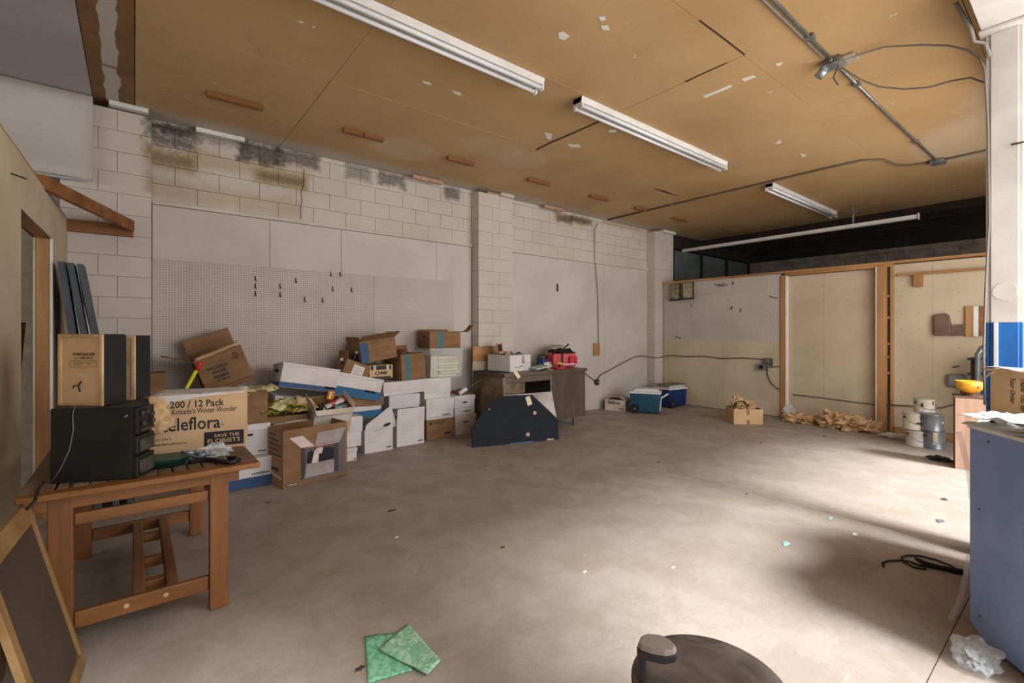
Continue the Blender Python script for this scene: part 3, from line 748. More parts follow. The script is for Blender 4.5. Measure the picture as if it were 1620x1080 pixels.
# brown carton 2 (teal band) on the long white box
x6, W6, z6, H6 = span(636, 676, 563, 605, 5.56)
t = carton('brown carton with teal band sitting on the long white box', (x6, 5.56, zl+.012), (0, -.05, .10), W6, .42, H6-.01, closed=False, flaps=(('b', 12, .10), ('f', -86, .13), ('l', -60, .12)), group=GB)
part('label_band', M().box((.06, -.001, .0), (.125, 0, H6-.01)), 'stripe_teal', t)
# printed yellow carton with three black letters
x7, W7, z7, H7 = span(584.5, 621, 578, 600, 5.62)
t = carton('small brown carton with black lettering wedged between the two big brown ones', (x7, 5.62, z7), (0, 0, -.02), W7, .36, H7, tape=False, group=GB, m='cardboard_pale')
part('print_band', M().box((.02, -.001, H7*.66), (W7-.02, 0, H7*.96)), 'dark_print', t)
part('print_band', M().box((.02, -.001, H7*.02), (W7-.02, 0, H7*.16)), 'dark_print', t)
part('tape', M().box((W7*.16, -.0022, H7*.62), (W7*.28, -.001, H7)).box((W7*.72, -.0022, H7*.60), (W7*.84, -.001, H7)), 'box_white_dirty', t)
txt('QMI', W7*.56, H7*.30, t, (W7*.22, -.0012, H7*.25), FRONT, 'dark_print', bold=.03, shear=.3)
# big tilted brown carton on top
x8, W8, z8, H8 = span(576, 629, 548, 580, 5.54)
t = carton('tilted brown carton with lifted flap at the very top of the pile', (x8-.02, 5.55, z7+H7+.03), (0, -.14, .05), W8+.04, .38, H8+.02, closed=False, flaps=(('f', 62, .16), ('b', -95, .20), ('l', 5, .06), ('r', 60, .10)), group=GB)
part('label_band', M().box((.0, -.001, .0), (.10, 0, (H8+.02)*.92)), 'stripe_navy', t)
# tipped carton with shipping label and bottles
pc = ony(541, 589, 5.56)
t = carton('tipped brown carton with white shipping label, full of bottles', (pc.x, 5.56, pc.z-.01), (0, .38, 0), .31, .32, .185, closed=False, flaps=(('l', 20, .09), ('b', 10, .05)), group=GB)
part('shipping_label', M().box((.10, -.001, .02), (.24, 0, .15)), 'box_white', t)
for k in range(4): part('printed_line', M().box((.12, -.0016, .04+.025*k), (.22-.02*(k % 2), -.0009, .048+.025*k)), 'photo_grey', t)
for i, (px, py, rr, aa) in enumerate(((549, 575, .032, -.5), (556, 566, .034, .35), (566, 578, .03, -.2), (573, 588, .028, .9))):
    p = ony(px, py, 5.68)
    b = thing('bottle', ['dark bottle lying at the left in the tipped carton', 'bottle with white cap sticking up from the tipped carton', 'black bottle in the middle of the tipped carton', 'black bottle low at the right of the tipped carton'][i], 'bottle', (p.x, 5.70, p.z-.08), (.3, aa, 0), 'bottles in the tipped carton')
    part('body', M().lathe([(0, 0), (rr, 0), (rr, .10), (rr*.45, .13), (rr*.45, .15)], 14), 'black_plastic', b)
    part('cap', M().lathe([(rr*.55, .148), (rr*.55, .175), (0, .176)], 12), 'cooler_white' if i < 2 else 'black_plastic', b)

# white box with slanting open lid, front row
xA, WA, zA, HA = span(577, 621.5, 672, 708, 5.44); z = gz(xA)
t = carton('white carton with slanting open lid and black badge, leftmost in the front row', (xA, 5.44, z), (0, 0, 0), WA, .42, .27, m='box_white', closed=False, inside='box_white_dirty', group=GW)
part('lid', M().prism([(0, -.004, .272), (WA, -.004, .272), (WA-.0, .02, .52), (WA*.86, .02, .52), (0.02, .0, .34)], (0, .006, 0)), 'box_white', t, .002)
part('side_flap', M().sheet((WA, .0, .27), (WA+.05, .02, .28), (WA+.03, .1, .50), (WA, .02, .52), 3, 3, .004, .01), 'box_white_dirty', t)
for k in range(3): part('printed_line', M().box((WA*.12, -.001, .2-.04*k), (WA*.6, 0, .2025-.04*k)), 'box_lines', t)
part('printed_line', M().box((WA*.76, -.001, .035), (WA*.95, 0, .048)), 'dark_print', t)
bd = part('logo_badge', M().lathe([(.052, 0), (.052, .001)], 18, sy=.35), 'dark_print', t); bd.location = (WA*.78, -.006, .315); bd.rotation_euler = (PI/2, -.25, 0)
part('drawn_curve', M().tube([(WA*.35, -.004, .25), (WA*.5, -.008, .262), (WA*.62, -.008, .29)], .0015, 5), 'dark_print', t)
zA2 = z
# small boxes left of it
p = fl(549, 712)
t = banker('low white storage box on the floor just right of the wardrobe carton', (p.x-.20, 5.24, p.z), (0, 0, 0), ony(565, 700, 5.24).x-p.x+.20, .40, .14, lid=.05, group=GW, lines=False, hole=False)
xx, WW, zz, HH = span(530, 572, 660, 690, 5.30)
t = banker('white storage box leaning out above the low one beside the wardrobe carton', (xx, 5.30, gz(xx)+.146), (0, .03, 0), WW, .38, zz+HH-gz(xx)-.16, lid=.17, group=GW, lines=False, base_word=False, hole=False)
# white box with blue stripe and gaping brown inside
xx, WW, zz, HH = span(550, 612, 652, 664, 5.50)
zb = ony(556, 664, 5.50).z
t = banker('white storage box with blue stripe under the gaping cardboard lid', (xx-.06, 5.50, zb), (0, 0, 0), ony(603, 660, 5.5).x-xx+.06, .36, .155, lid=.05, stripe='stripe_blue', group=GW, lines=False, hole=False, base_word=False, sh=.085)
zb += .157
x9 = ony(540, 640, 5.46).x; x9b = ony(607, 640, 5.46).x
t = carton('flattened brown carton slumped under the long blue-striped box', (x9, 5.46, zb+.005), (0, .04, 0), x9b-x9, .46, .11, tape=False, group=GB)
# long box with blue stripe, sloping down to the right
pL, pR = ony(520, 622, 5.40), ony(600, 634, 5.40)
ang = math.atan2(pL.z-pR.z, pR.x-pL.x)
t = banker('long white storage box with wide blue stripe sloping down to the right', (pL.x-.02, 5.40, pL.z), (0, ang, 0), (pR-pL).length+.02, .50, ony(520, 586, 5.40).z-pL.z, lid=.03, stripe='stripe_blue', group=GW, lines=False, hole=False, base_word=False, sh=.10)
part('label_holder', M().tube([((pR-pL).length*.70, -.008, .095), ((pR-pL).length*.9, -.008, .095)], .012, 8), 'dark_print', t)
zl0 = ony(566, 600, 5.4).z
# big tilted white box, top left
pL, pR = ony(441, 611, 5.34), ony(531, 621, 5.34)
ang = math.atan2(pL.z-pR.z, pR.x-pL.x); Lw = (pR-pL).length; Hh = ony(448, 572, 5.34).z-pL.z
t = banker('big tilted white storage box with navy stripe, left of the long one', (pL.x, 5.34, pL.z), (-.10, ang, -.04), Lw, .50, Hh, lid=.02, stripe='stripe_navy', group=GW, lines=False, hole=False, base_word=False, sh=.05)
part('hand_hole', M().tube([(-.0, .18, Hh*.66), (-.0, .30, Hh*.7)], .016, 8), 'dark_print', t)
part('label_holder', M().tube([(Lw*.78, -.008, .045), (Lw*.95, -.008, .045)], .012, 8), 'dark_print', t)
part('slit', M().tube([(.02, .06, Hh+.008), (Lw*.4, .02, Hh+.006), (Lw*.9, .09, Hh+.006)], .0035, 6), 'dark_print', t)
pL, pR = ony(428, 640, 5.42), ony(510, 640, 5.42)
t = banker('white storage box half buried under the big tilted one', (pL.x+.02, 5.42, pL.z-.05), (0, ang, 0), (pR-pL).length-.05, .46, .14, lid=.06, stripe=None, group=GW, lines=False, hole=True, base_word=False)
t = banker('lowest white storage box hidden behind the bag of yellow papers', (pL.x-.02, 5.46, gz(1)), (0, 0, 0), .58, .44, pL.z-.035-gz(1)-.15, lid=.06, group=GW, lines=False, hole=False, base_word=False)

# wardrobe carton in front
p0, p1 = fl(448, 775), fl(549, 751)
yw = math.atan2(p1.y-p0.y, p1.x-p0.x); Ww = (p1-p0).to_2d().length; Hw = onz(448, 775, p0.z).z*0+(775-682)*((F_PX and (p0.x*ca+p0.y*sa)))/F_PX
t = carton('big open brown carton with a printed picture of a clothes rail', (p0.x, p0.y, p0.z), (0, 0, yw), Ww, .36, Hw, closed=False, m='cardboard', flaps=(), group=None)
def fr(pts, m, nm='printed_picture', y=-.0012):
    part(nm, M().prism([(u*Ww, y, v*Hw) for u, v in pts], (0, .0011, 0)), m, t)
fr([(.26, .08), (.96, .06), (.96, .90), (.80, .62), (.46, .60), (.26, .64)], 'photo_mid')
fr([(.26, .66), (.46, .66), (.28, .87), (.09, .86)], 'photo_cream', y=-.0022)
fr([(.48, .67), (.88, .66), (.975, .90), (.52, .88)], 'photo_grey', y=-.0022)
fr([(.26, .09), (.32, .12), (.32, .64), (.26, .66)], 'photo_dark', y=-.0022)
fr([(.34, .34), (.78, .36), (.78, .56), (.62, .60), (.36, .56)], 'photo_black', y=-.0022)
fr([(.78, .11), (.85, .10), (.85, .64), (.78, .62)], 'photo_dark', y=-.0026)
fr([(.31, .12), (.775, .11), (.775, .34), (.34, .36)], 'photo_grey', y=-.0028)
fr([(.42, .36), (.52, .35), (.53, .50), (.58, .50), (.60, .60), (.52, .61), (.46, .57)], 'photo_cream', y=-.0034)
part('printed_rail', M().tube([(.36*Ww, -.004, .65*Hw), (.86*Ww, -.004, .645*Hw)], .004, 6), 'photo_cream', t)
for u in (.40, .47, .62, .70, .76): part('printed_hanger', M().tube([(u*Ww, -.004, .65*Hw), (u*Ww, -.004, .57*Hw)], .0022, 5), 'photo_black', t)
part('print_band', M().box((.04*Ww, -.0012, .035*Hw), (.21*Ww, -.0001, .075*Hw)), 'photo_black', t)
txt('WARDROBE', .15*Ww, .022*Hw, t, (.05*Ww, -.0016, .044*Hw), FRONT, 'white_print', bold=.02)
for k, wl_ in enumerate((.45, .62, .74, .6, .78)):
    part('printed_line', M().box((-.001, .36*(.90-wl_), Hw*(.88-.085*k)), (0, .36*.90, Hw*(.905-.085*k))), 'brown_print', t)
part('printed_line', M().box((-.001, .10, Hw*.27), (0, .30, Hw*.33)), 'brown_print', t)
part('printed_swoosh', M().tube([(-.001, .34, Hw*.27), (-.001, .2, Hw*.20), (-.001, .03, Hw*.17)], .006, 6), 'cardboard_pale', t)
part('side_flap', M().sheet((.006, .006, Hw), (Ww*.5, .006, Hw*1.0), (Ww*.5, .05, Hw*.97), (.006, .05, Hw*.95), 4, 3, .004, .01), 'cardboard_inside', t)
wc = t
# torn carton heaped with yellow papers standing on white boxes
pL = ony(416, 660, 4.98); 
t = carton('torn brown carton with raised flap, heaped with yellow paper envelopes', (pL.x, 5.06, ony(425, 668, 5.06).z-.02), (.0, .05, .25), .52, .24, .07, closed=False, flaps=(('r', -25, .17),), group=GB)
part('flap', M().sheet((.32, -.06, .10), (.56, -.05, .13), (.50, .02, .23), (.36, .06, .26), 4, 4, .006, .015), 'cardboard_pale', t, label='loose pale cardboard flap')
bz = t.location.z
t = banker('white storage box with blue stripe on the floor behind the table', (ony(345, 745, 4.86).x, 4.86, gz(.5)), (0, 0, .06), .45, .34, .26, lid=.04, stripe='stripe_navy', sh=.09, group=GW, lines=False, hole=False, logo_at=(.26, .12, .16))
tb = banker('grubby white storage box supporting the torn carton of papers', (1.07, 5.12, gz(1.0)), (0, 0, .03), .34, .30, bz-gz(1.0)-.008, lid=.05, group=GW, lines=False)
# heap of envelopes, each its own
for i in range(26):
    u, v = random.uniform(-.04, .44), random.uniform(-.06, .26); zc = bz+.08+.10*(1-abs(u-.22)/.36)*random.random()+.03
    c = Vector((pL.x+u, 5.06+v, zc)); a = random.uniform(0, PI); dx = Vector((math.cos(a), math.sin(a), random.uniform(-.3, .3)))*.11; dy = Vector((-math.sin(a), math.cos(a), random.uniform(-.5, .3)))*.065
    m = M().sheet(c-dx-dy, c+dx-dy, c+dx+dy, c-dx+dy, 5, 4, .0025, .03, 2.5, i)
    solo('envelope', m, 'paper_cream' if i % 3 == 0 else 'paper_yellow', 'yellow paper envelope in the heap spilling from the torn carton', 'envelope', 'envelopes heaped in the torn carton')
# gaping white-and-brown carton with small goods
pL = ony(503, 668, 5.02)
t = carton('white carton with curved brown lining holding small boxes and tape', (pL.x-.04, 5.10, ony(500, 690, 5.10).z), (.38, .0, .05), .40, .30, .30, m='box_white_dirty', closed=False, flaps=(('f', 120, .06), ('r', 10, .05), ('l', 15, .05)), inside='cardboard_inside', group=GW)
g0 = Vector((pL.x+.02, 5.12, t.location.z+.27))
for i, (dx, dz, w_, h_, d_, mm, lb) in enumerate(((.10, .02, .20, .03, .05, 'box_white', 'long white packet with red band in the brown-lined carton'), (.16, .05, .16, .03, .05, 'red', 'red packet across the brown-lined carton'), (.20, -.01, .14, .04, .06, 'cover_teal', 'pale patterned packet at the front of the brown-lined carton'), (.04, .0, .13, .05, .06, 'dusty_black', 'dark packet at the left of the brown-lined carton'), (.13, .11, .07, .09, .04, 'orange', 'orange paper packet standing in the brown-lined carton'), (.24, .07, .08, .06, .05, 'grey_cloth', 'grey packet at the back of the brown-lined carton'))):
    o = thing('packet', lb, 'packet', g0+Vector((dx, .0+(.10 if i > 3 else .02*i), dz-.02)), (.2, -.3+.12*i, .1), 'packets in the brown-lined carton')
    part('sleeve', M().box((0, 0, 0), (w_, d_, h_)), mm, o, .003); part('end_label', M().box((w_*.3, -.001, h_*.1), (w_*.5, 0, h_*.9)), 'white_print' if mm != 'box_white' else 'red', o)
# brown carton and papers right of the printed flower carton
x0, W0, z0, H0 = span(382, 424, 621, 672, 4.95)
t = carton('open brown carton of papers just behind the large printed carton on the table', (x0-.15, 4.95, z0), (0, 0, .02), W0+.15, .36, H0, closed=False, flaps=(('r', -100, .08),), group=GB)
for i in range(9):
    c = Vector((x0-.06+.30*random.random(), 5.02+.2*random.random(), z0+H0-.01+.035*random.random()))
    dx = Vector((.10, .02*random.uniform(-1, 1), random.uniform(-.03, .03))); dy = Vector((-.02, .07, .02))
    solo('envelope', M().sheet(c-dx-dy, c+dx-dy, c+dx+dy, c-dx+dy, 4, 3, .0025, .02, 2, i+50), 'paper_cream', 'cream envelope lying in the open brown carton behind the table', 'envelope', 'envelopes in the brown carton behind the table')
t = banker('white storage box between wardrobe carton and table, under the brown carton', (x0-.12, 4.97, gz(.7)+.272), (0, 0, 0), W0+.14, .36, z0-gz(.7)-.282, lid=.06, group=GW, lines=True)
# windshield washer carton leaning on the wall behind
pL, pR = ony(331, 628, 5.50), ony(404, 600, 5.50); ang = -math.atan2(pR.z-pL.z, pR.x-pL.x)
Lw = (pR-pL).length
t = carton('tilted brown washer fluid carton with black printed words and open top', (pL.x, 5.52, pL.z), (0, ang, 0), Lw, .36, .36, closed=False, flaps=(('f', 20, .03), ('l', 55, .26), ('b', 2, .22)), group=GB)
part('torn_edge', M().sheet((.02, -.01, .37), (Lw*.98, -.01, .40), (Lw*.98, .02, .43), (.02, .02, .40), 10, 2, .006, .01), 'cardboard_pale', t)
for k, (s_, w_, x_) in enumerate((('WINDSHIELD', .27, .10), ('WASHER', .19, .15), ('PREMIX', .20, .15), ('ANTIFREEZE', .18, .16))):
    txt(s_, w_*Lw*1.6, .034 if k < 3 else .02, t, (x_*Lw*1.6, -.001, .235-.046*k+(.012 if k == 3 else 0)), FRONT, 'dark_print', bold=.035)
part('stamp', M().box((Lw*.76, -.001, .27), (Lw*.86, 0, .335)), 'brown_print', t); part('stamp', M().box((Lw*.775, -.0016, .278), (Lw*.845, -.0005, .327)), 'cardboard', t)
txt('II', .02, .03, t, (Lw*.795, -.0022, .287), FRONT, 'brown_print', bold=.02)
part('printed_line', M().box((0, -.0012, .045), (Lw, 0, .052)), 'brown_print', t)
part('seam', M().box((Lw*.45, -.0012, .0), (Lw*.455, 0, .045)), 'brown_print', t)
xz = pL.x
t = carton('plain brown carton buried under the washer fluid carton', (.30, 5.52, gz(.5)), (0, 0, 0), .72, .42, pL.z-gz(.5)-.012, group=GB)
# marker stake
a, b = ony(291, 622, 5.42), ony(318, 572, 5.42); c_ = a.lerp(b, .72)
lo = a.lerp(b, -(a.z-gz(0))/(b.z-a.z)*.985)
t = thing('marker_stake', 'yellow stake with red tip sticking up behind the printed carton', 'stake', lo)
part('shaft', M().tube([lo, c_], .016, 10), 'signal_yellow', t, world=True); part('tip', M().tube([c_, b], .018, 10), 'signal_red', t, world=True)
pa, pb = ony(249, 612, 5.5), ony(264, 590, 5.5)
t = carton('narrow brown carton peeping out right of the rear speaker', (pa.x-.1, 5.5, gz(0)), (0, 0, 0), pb.x-pa.x+.1, .3, pb.z-gz(0), group=GB, tape=False)
# loose paper sheets on the floor behind the table
for i, (pts, lb) in enumerate((([(362, 768), (398, 760), (412, 754), (366, 757)], 'white sheet of paper on the floor between table and wardrobe carton'), ([(396, 757), (414, 750), (418, 744), (400, 748)], 'crumpled white scrap beside the wardrobe carton corner'))):
    q = [fl(*p)+Vector((0, 0, .004+.002*i)) for p in pts]
    solo('paper_sheet', M().sheet(*q, 5, 4, .002, .012, 3, i), 'paper_white', lb, 'paper')

# ------------------------------------------------------------------ metal desk and what is on it
dY = 5.30
pA, pB, pC = fl(840, 702), None, None
def dpt(px, py, Y): return ony(px, py, Y)
xL = ony(751, 600, 5.30).x; xR = ony(921, 600, 5.30).x
# the desk stands at an angle: its right pedestal face measured at the leg
pr = fl(913, 672); pl_ = fl(798, 690)
dyaw = math.radians(-4)
DKY = 5.15
X0 = ony(798, 600, DKY).x; X1 = ony(926, 600, DKY).x; Wd = X1-X0; gzd = gz(4.8)
t = thing('metal_desk', 'worn brown steel desk against the wall between the piers', 'desk', (X0, DKY, gzd), (0, 0, 0))
Hd = ony(798, 591, DKY).z-gzd
Dd = .73
part('top', M().box((-.02, -.03, Hd-.05), (Wd+.015, Dd, Hd)), 'steel_brown', t, .006)
part('left_pedestal', M().box((0, .0, .13), (.06, Dd-.03, Hd-.052)).box((0, .02, .13), (.10, Dd-.03, Hd-.052)), 'steel_dirty', t, .003)
part('right_pedestal', M().box((Wd*.545, 0, .13), (Wd, Dd-.03, Hd-.052)), 'steel_brown', t, .004)
part('edge_strip', M().box((-.004, -.004, .13), (.012, .0, Hd-.052)), 'galv', t); part('edge_strip', M().box((Wd*.53, -.006, .13), (Wd*.545, .02, Hd-.052)), 'galv', t)
part('apron', M().box((.012, -.01, Hd-.14), (Wd*.53, .01, Hd-.052)), 'steel_brown', t, .003)
part('inner_drawer', M().box((.05, .06, Hd-.30), (Wd*.26, .5, Hd-.145)), 'steel_dirty', t, .003)
part('drawer_edge', M().box((.04, .05, Hd-.30), (.052, .07, Hd-.145)), 'galv', t)
part('back_panel', M().box((.0, Dd-.05, .13), (Wd*.55, Dd-.03, Hd-.05)), 'dusty_black', t)
part('seam', M().box((Wd*.56, -.002, .17), (Wd*.562, 0, Hd-.06)), 'dusty_black', t)
for lx, ly in ((Wd-.20, .06), (Wd-.06, Dd-.1), (.05, .06), (.05, Dd-.1)): part('leg', M().box((lx-.018, ly-.018, 0), (lx+.018, ly+.018, .14)), 'galv', t, .003)
# left return panel, deeper side seen obliquely
part('side_panel', M().box((-.025, .0, .02), (-.004, Dd, Hd-.052)), 'steel_dirty', t, .003)
zD = gzd+Hd
def dk(px, Y, dz=0): q = ony(px, 500, Y); return Vector((q.x, Y, zD+dz))
# brown and grey boards standing on the desk against the pier
solo('wooden_board', M().box((dk(748, 5.87).x, 5.865, zD+.001), (dk(794, 5.87).x, 5.885, ony(750, 548, 5.865).z)), 'pine_x', 'upright brown board behind the left end of the steel desk', 'board', bevel=.004)
solo('grey_board', M().box((dk(748, 5.83).x, 5.835, zD+.001), (dk(794, 5.83).x, 5.855, ony(750, 572, 5.83).z)), 'board_beige', 'low grey board standing in front of the brown one beside the pier', 'board', bevel=.004)
# white polystyrene box full of odds and ends
c0 = dk(807, 5.29); yb_ = math.radians(10); wf_ = .47; df_ = .45
hf_ = .24
t = thing('foam_box', 'white foam box overflowing with metal odds and ends on the desk', 'box', (c0.x, c0.y, zD+.002), (0, 0, yb_))
th = .02
part('body', M().box((0, 0, 0), (wf_, df_, .02)).box((0, 0, .02), (wf_, th, hf_)).box((0, df_-th, .02), (wf_, df_, hf_)).box((0, th, .02), (th, df_-th, hf_)).box((wf_-th, th, .02), (wf_, df_-th, hf_)), 'box_white', t, .006)
part('stain', M().sheet((wf_*.55, -.001, hf_*.45), (wf_*.68, -.001, hf_*.45), (wf_*.66, -.001, hf_*.95), (wf_*.56, -.001, hf_*.95), 2, 2, .0008), 'board_beige', t)
part('handle_grip', M().tube([(wf_*.2, .0, hf_*.28), (wf_*.4, -.006, hf_*.25), (wf_*.6, .0, hf_*.32)], .008, 6), 'worn_white', t)
Rm = Matrix.Rotation(yb_, 4, 'Z')
def inbox(u, v, z): return Vector((c0.x, c0.y, zD)) + Rm @ Vector((u*wf_, v*df_, z))
for i in range(14):
    p = inbox(.15+.7*random.random(), .2+.6*random.random(), hf_-.02+.03*random.random())
    mm = ['grey_cloth', 'galv', 'dusty_black', 'foil', 'board_beige'][i % 5]
    if i % 2: m = M().crumple(p, (.055, .045, .04), i, 2, .5)
    else:
        a = random.uniform(0, PI); d = Vector((math.cos(a), math.sin(a), .3))*.06; m = M().tube([p-d, p+d], .018, 10)
    solo('metal_fitting', m, mm, 'small metal fitting jumbled in the white foam box', 'fitting', 'odds and ends in the foam box')
p = inbox(.3, .7, hf_)
t = thing('picture_frame', 'small brown framed picture standing in the foam box', 'picture frame', p, (-.1, 0, yb_+.3))
part('frame', M().box((-.09, 0, 0), (.09, .02, .02)).box((-.09, 0, .15), (.09, .02, .17)).box((-.09, 0, .02), (-.07, .02, .15)).box((.07, 0, .02), (.09, .02, .15)), 'laminate', t, .002)
part('picture', M().box((-.07, .006, .02), (.07, .014, .15)), 'brown_print', t)
p = inbox(.1, .55, hf_)
solo('wooden_block', M().box(p+Vector((.0, 0, .01)), p+Vector((.16, .07, .05))), 'laminate', 'short pale wooden block lying across the foam box', 'block', bevel=.004)
# things right of the foam box
p = dk(858, 5.55)
t = thing('spray_bag', 'blue and white bundle with black hose right of the foam box', 'bag', (p.x, p.y, zD+.002))
part('bag', M().crumple((0, 0, .08), (.10, .08, .09), 3, 3, .35, floor=.0), 'blue_bag', t); part('wrap', M().crumple((.02, -.09, .05), (.08, .04, .05), 5, 3, .35, floor=.0), 'paper_white', t)
part('hose', M().tube([(.11*math.cos(a/10*2*PI)+.02, .02, .16+.05*math.sin(a/10*2*PI)) for a in range(9)], .011, 8), 'rubber', t)
p = dk(849, 5.20)
t = thing('booklet', 'pale green worn booklet lying on the desk edge', 'booklet', (p.x, p.y, zD+.012), (.10, -.10, .10))
part('cover', M().box((0, 0, 0), (.30, .16, .02)), 'cover_teal', t, .003); part('pages', M().box((.004, -.001, .004), (.296, .155, .016)), 'book_cream', t)
solo('folded_paper', M().sheet(dk(858, 5.40, .004), dk(880, 5.38, .004), dk(884, 5.52, .09), dk(864, 5.52, .10), 6, 5, .004, .02), 'laminate', 'brown folded paper behind the pale booklet on the desk', 'paper')
t = thing('angled_hood', 'grey beige angled sheet metal hood standing at the back of the desk', 'hood', dk(880, 5.80))
hz_ = ony(880, 546, 5.8).z
a = [dk(852, 5.8), dk(872, 5.8), dk(889, 5.8), dk(904, 5.8)]
part('panel', M().prism([(a[0].x, 5.78, zD+.002), (a[3].x, 5.78, zD+.002), (a[2].x, 5.78, hz_), (a[1].x, 5.78, hz_)], (0, .06, 0)), 'board_beige', t, .006, world=True); part('lip', M().bar((a[1].x, 5.77, hz_), (a[2].x, 5.77, hz_), .02, .015), 'galv', t, world=True)
p0 = dk(879, 5.42)
wr_ = dk(911, 5.42).x-p0.x
t = thing('tool_bag', 'open red tool bag with black straps on the desk right end', 'bag', (p0.x, p0.y, zD+.002))
part('body', M().prism([(0, 0, 0), (wr_, 0, 0), (wr_+.02, 0, .22), (-.02, 0, .23)], (0, .20, 0)), 'pink_red', t, .02)
part('side_pocket', M().prism([(-.035, .02, 0.03), (.03, -.012, 0.0), (.03, -.012, .21), (-.035, .02, .22)], (0, .03, 0)), 'red', t, .01)
part('front_pocket', M().box((wr_*.62, -.05, .05), (wr_*.98, -.002, .17)), 'red', t, .012)
part('strap', M().box((wr_*.26, -.006, .08), (wr_*.35, .0, .23)), 'rubber', t, .002)
part('flap', M().sheet((-.03, .0, .23), (wr_+.0, .0, .23), (wr_+.02, .2, .29), (0, .2, .26), 6, 4, .01, .05), 'rubber', t)
part('handle', M().tube([(wr_*.3, .05, .25), (wr_*.55, .08, .30), (wr_*.85, .1, .37)], .013, 8), 'rubber', t)
part('base_band', M().tube([(wr_*.3, -.03, .05), (wr_*.7, -.06, .055), (wr_*.95, -.02, .06)], .010, 8), 'white_print', t)
p = dk(885, 5.29)
t = thing('tape_reel', 'flat red and yellow reel lying at the front edge of the desk', 'reel', (p.x, p.y, zD+.002))
part('lower_disc', M().lathe([(.0, 0), (.10, 0), (.105, .012), (.09, .03), (0, .03)], 28), 'red', t); part('hub', M().lathe([(.02, .03), (.02, .075)], 12), 'rubber', t)
part('upper_disc', M().lathe([(.0, .075), (.065, .075), (.07, .085), (0, .10)], 24), 'yellow', t)
solo('paper_tag', M().sheet(dk(866, 5.17, .003), dk(872, 5.14, .003), dk(877, 5.17, .004), dk(873, 5.22, .004), 2, 2, .002), 'tag_paper', 'small paper tag lying before the red reel', 'tag')
m = M().prism([(ony(811, 587, 5.115).x, 5.113, ony(811, 587, 5.115).z), (ony(817, 587, 5.115).x, 5.113, ony(817, 586, 5.115).z), (ony(824, 597, 5.11).x, 5.108, ony(824, 596, 5.11).z), (ony(819, 597, 5.11).x, 5.108, ony(819, 599, 5.11).z)], (0, .003, 0))
solo('paper_tag', m, 'tag_paper', 'long cream paper tag hanging over the desk edge under the foam box', 'tag')
solo('rubber_mat', M().box((dk(766, 5.5).x, 5.27, zD), (dk(801, 5.5).x-.02, 5.80, zD+.0015)), 'rubber', 'thin black mat under the foam box on the desk', 'mat')

# navy clipped-corner board leaning on the desk, white board behind it
def lean(px, py, f0, f1):
    """point on the leaning plane whose floor line is f0-f1 and which reaches the desk front"""
    return None
b0, b1 = fl(747, 708), fl(885, 695)
ed = (b1-b0).normalized(); up = Vector((ed.y*-.0, .33, .94)).normalized()
nrm = ed.cross(up).normalized()
def onplane(px, py, o, n):
    d = at(px, py, 1.0)-Vector((0, 0, EYE)); k = (o-Vector((0, 0, EYE))).dot(n)/d.dot(n); return Vector((0, 0, EYE))+d*k
poly = [onplane(px, py, b0, nrm) for px, py in ((747, 708), (745, 676), (780, 631), (797, 626), (842, 624), (882, 662), (885, 695))]
t = thing('navy_board', 'dark navy board with clipped corners leaning on the steel desk', 'board', b0)
part('panel', M().prism(poly, -nrm*.018*(1 if nrm.y < 0 else -1)), 'dark_navy', t, .002, world=True)
off = nrm*(.004 if nrm.y < 0 else -.004)
def decal(pts, m, nm, k=1.0):
    q = [onplane(px, py, b0, nrm)+off*k for px, py in pts]; part(nm, M().prism(q, -off*.5), m, t, world=True)
decal(((831, 628), (838, 626), (842, 639), (835, 642)), 'tag_paper', 'paper_tag')
for (cx_, cy_, r_) in ((846, 653, 3), (835, 687, 3.2), (774, 647, 1.2)):
    decal([(cx_+r_*math.cos(a*PI/4), cy_+r_*math.sin(a*PI/4)) for a in range(8)], 'laminate', 'torn_spot')
decal(((807, 700.6), (844, 697), (844, 699), (807, 702.5)), 'stripe_navy', 'scuff'); decal(((865, 694), (876, 693), (876, 695.5), (865, 696.5)), 'laminate', 'scuff')
c0_, c1_ = fl(800, 697), fl(884, 690)
bo = b0+Vector((0, .10, 0))
poly = [onplane(px, py, bo, nrm) for px, py in ((795, 690), (797, 625), (873, 619), (881, 662), (884, 690))]
zmin = min(p.z for p in poly)
solo('white_board', M().prism(poly, -nrm*.012*(1 if nrm.y < 0 else -1)), 'worn_white', 'stained white board between the navy board and the desk', 'board', bevel=.002)
# ------------------------------------------------------------------ wooden trestle table, front left
TX0, TX1, TY0, TY1, TZ = -.385, .515, 2.755, 4.12, .745
t = thing('slatted_table', 'worn brown wooden slatted table at the left, loaded with speakers and a printed carton', 'table', (.06, 3.44, 0))
ns = 10; x0 = TX0+.165; x1 = TX1-.125; sw = (x1-x0)/ns
def plank(nm, a, b, m='teak_y', bv=.006): part(nm, M().box(a, b), m, t, bv, world=True)
part('front_edge', M().prism([(TX0, TY0+.01, TZ-.028), (-.05, TY0-.012, TZ-.028), (.25, TY0-.012, TZ-.028), (TX1, TY0, TZ-.028), (TX1, TY0+.075, TZ-.028), (TX0, TY0+.075, TZ-.028)], (0, 0, .028)), 'teak_x', t, .006, world=True)
plank('back_edge', (TX0, TY1-.07, TZ-.028), (TX1, TY1, TZ), 'teak_dusty')
plank('end_plank', (TX0, TY0+.078, TZ-.028), (x0-.055, TY1-.073, TZ), 'teak_dusty')
plank('end_plank', (x0-.047, TY0+.078, TZ-.028), (x0-.009, TY1-.073, TZ), 'teak_dusty')
plank('end_plank', (x1+.01, TY0+.078, TZ-.028), (TX1, TY1-.073, TZ), 'teak_dusty')
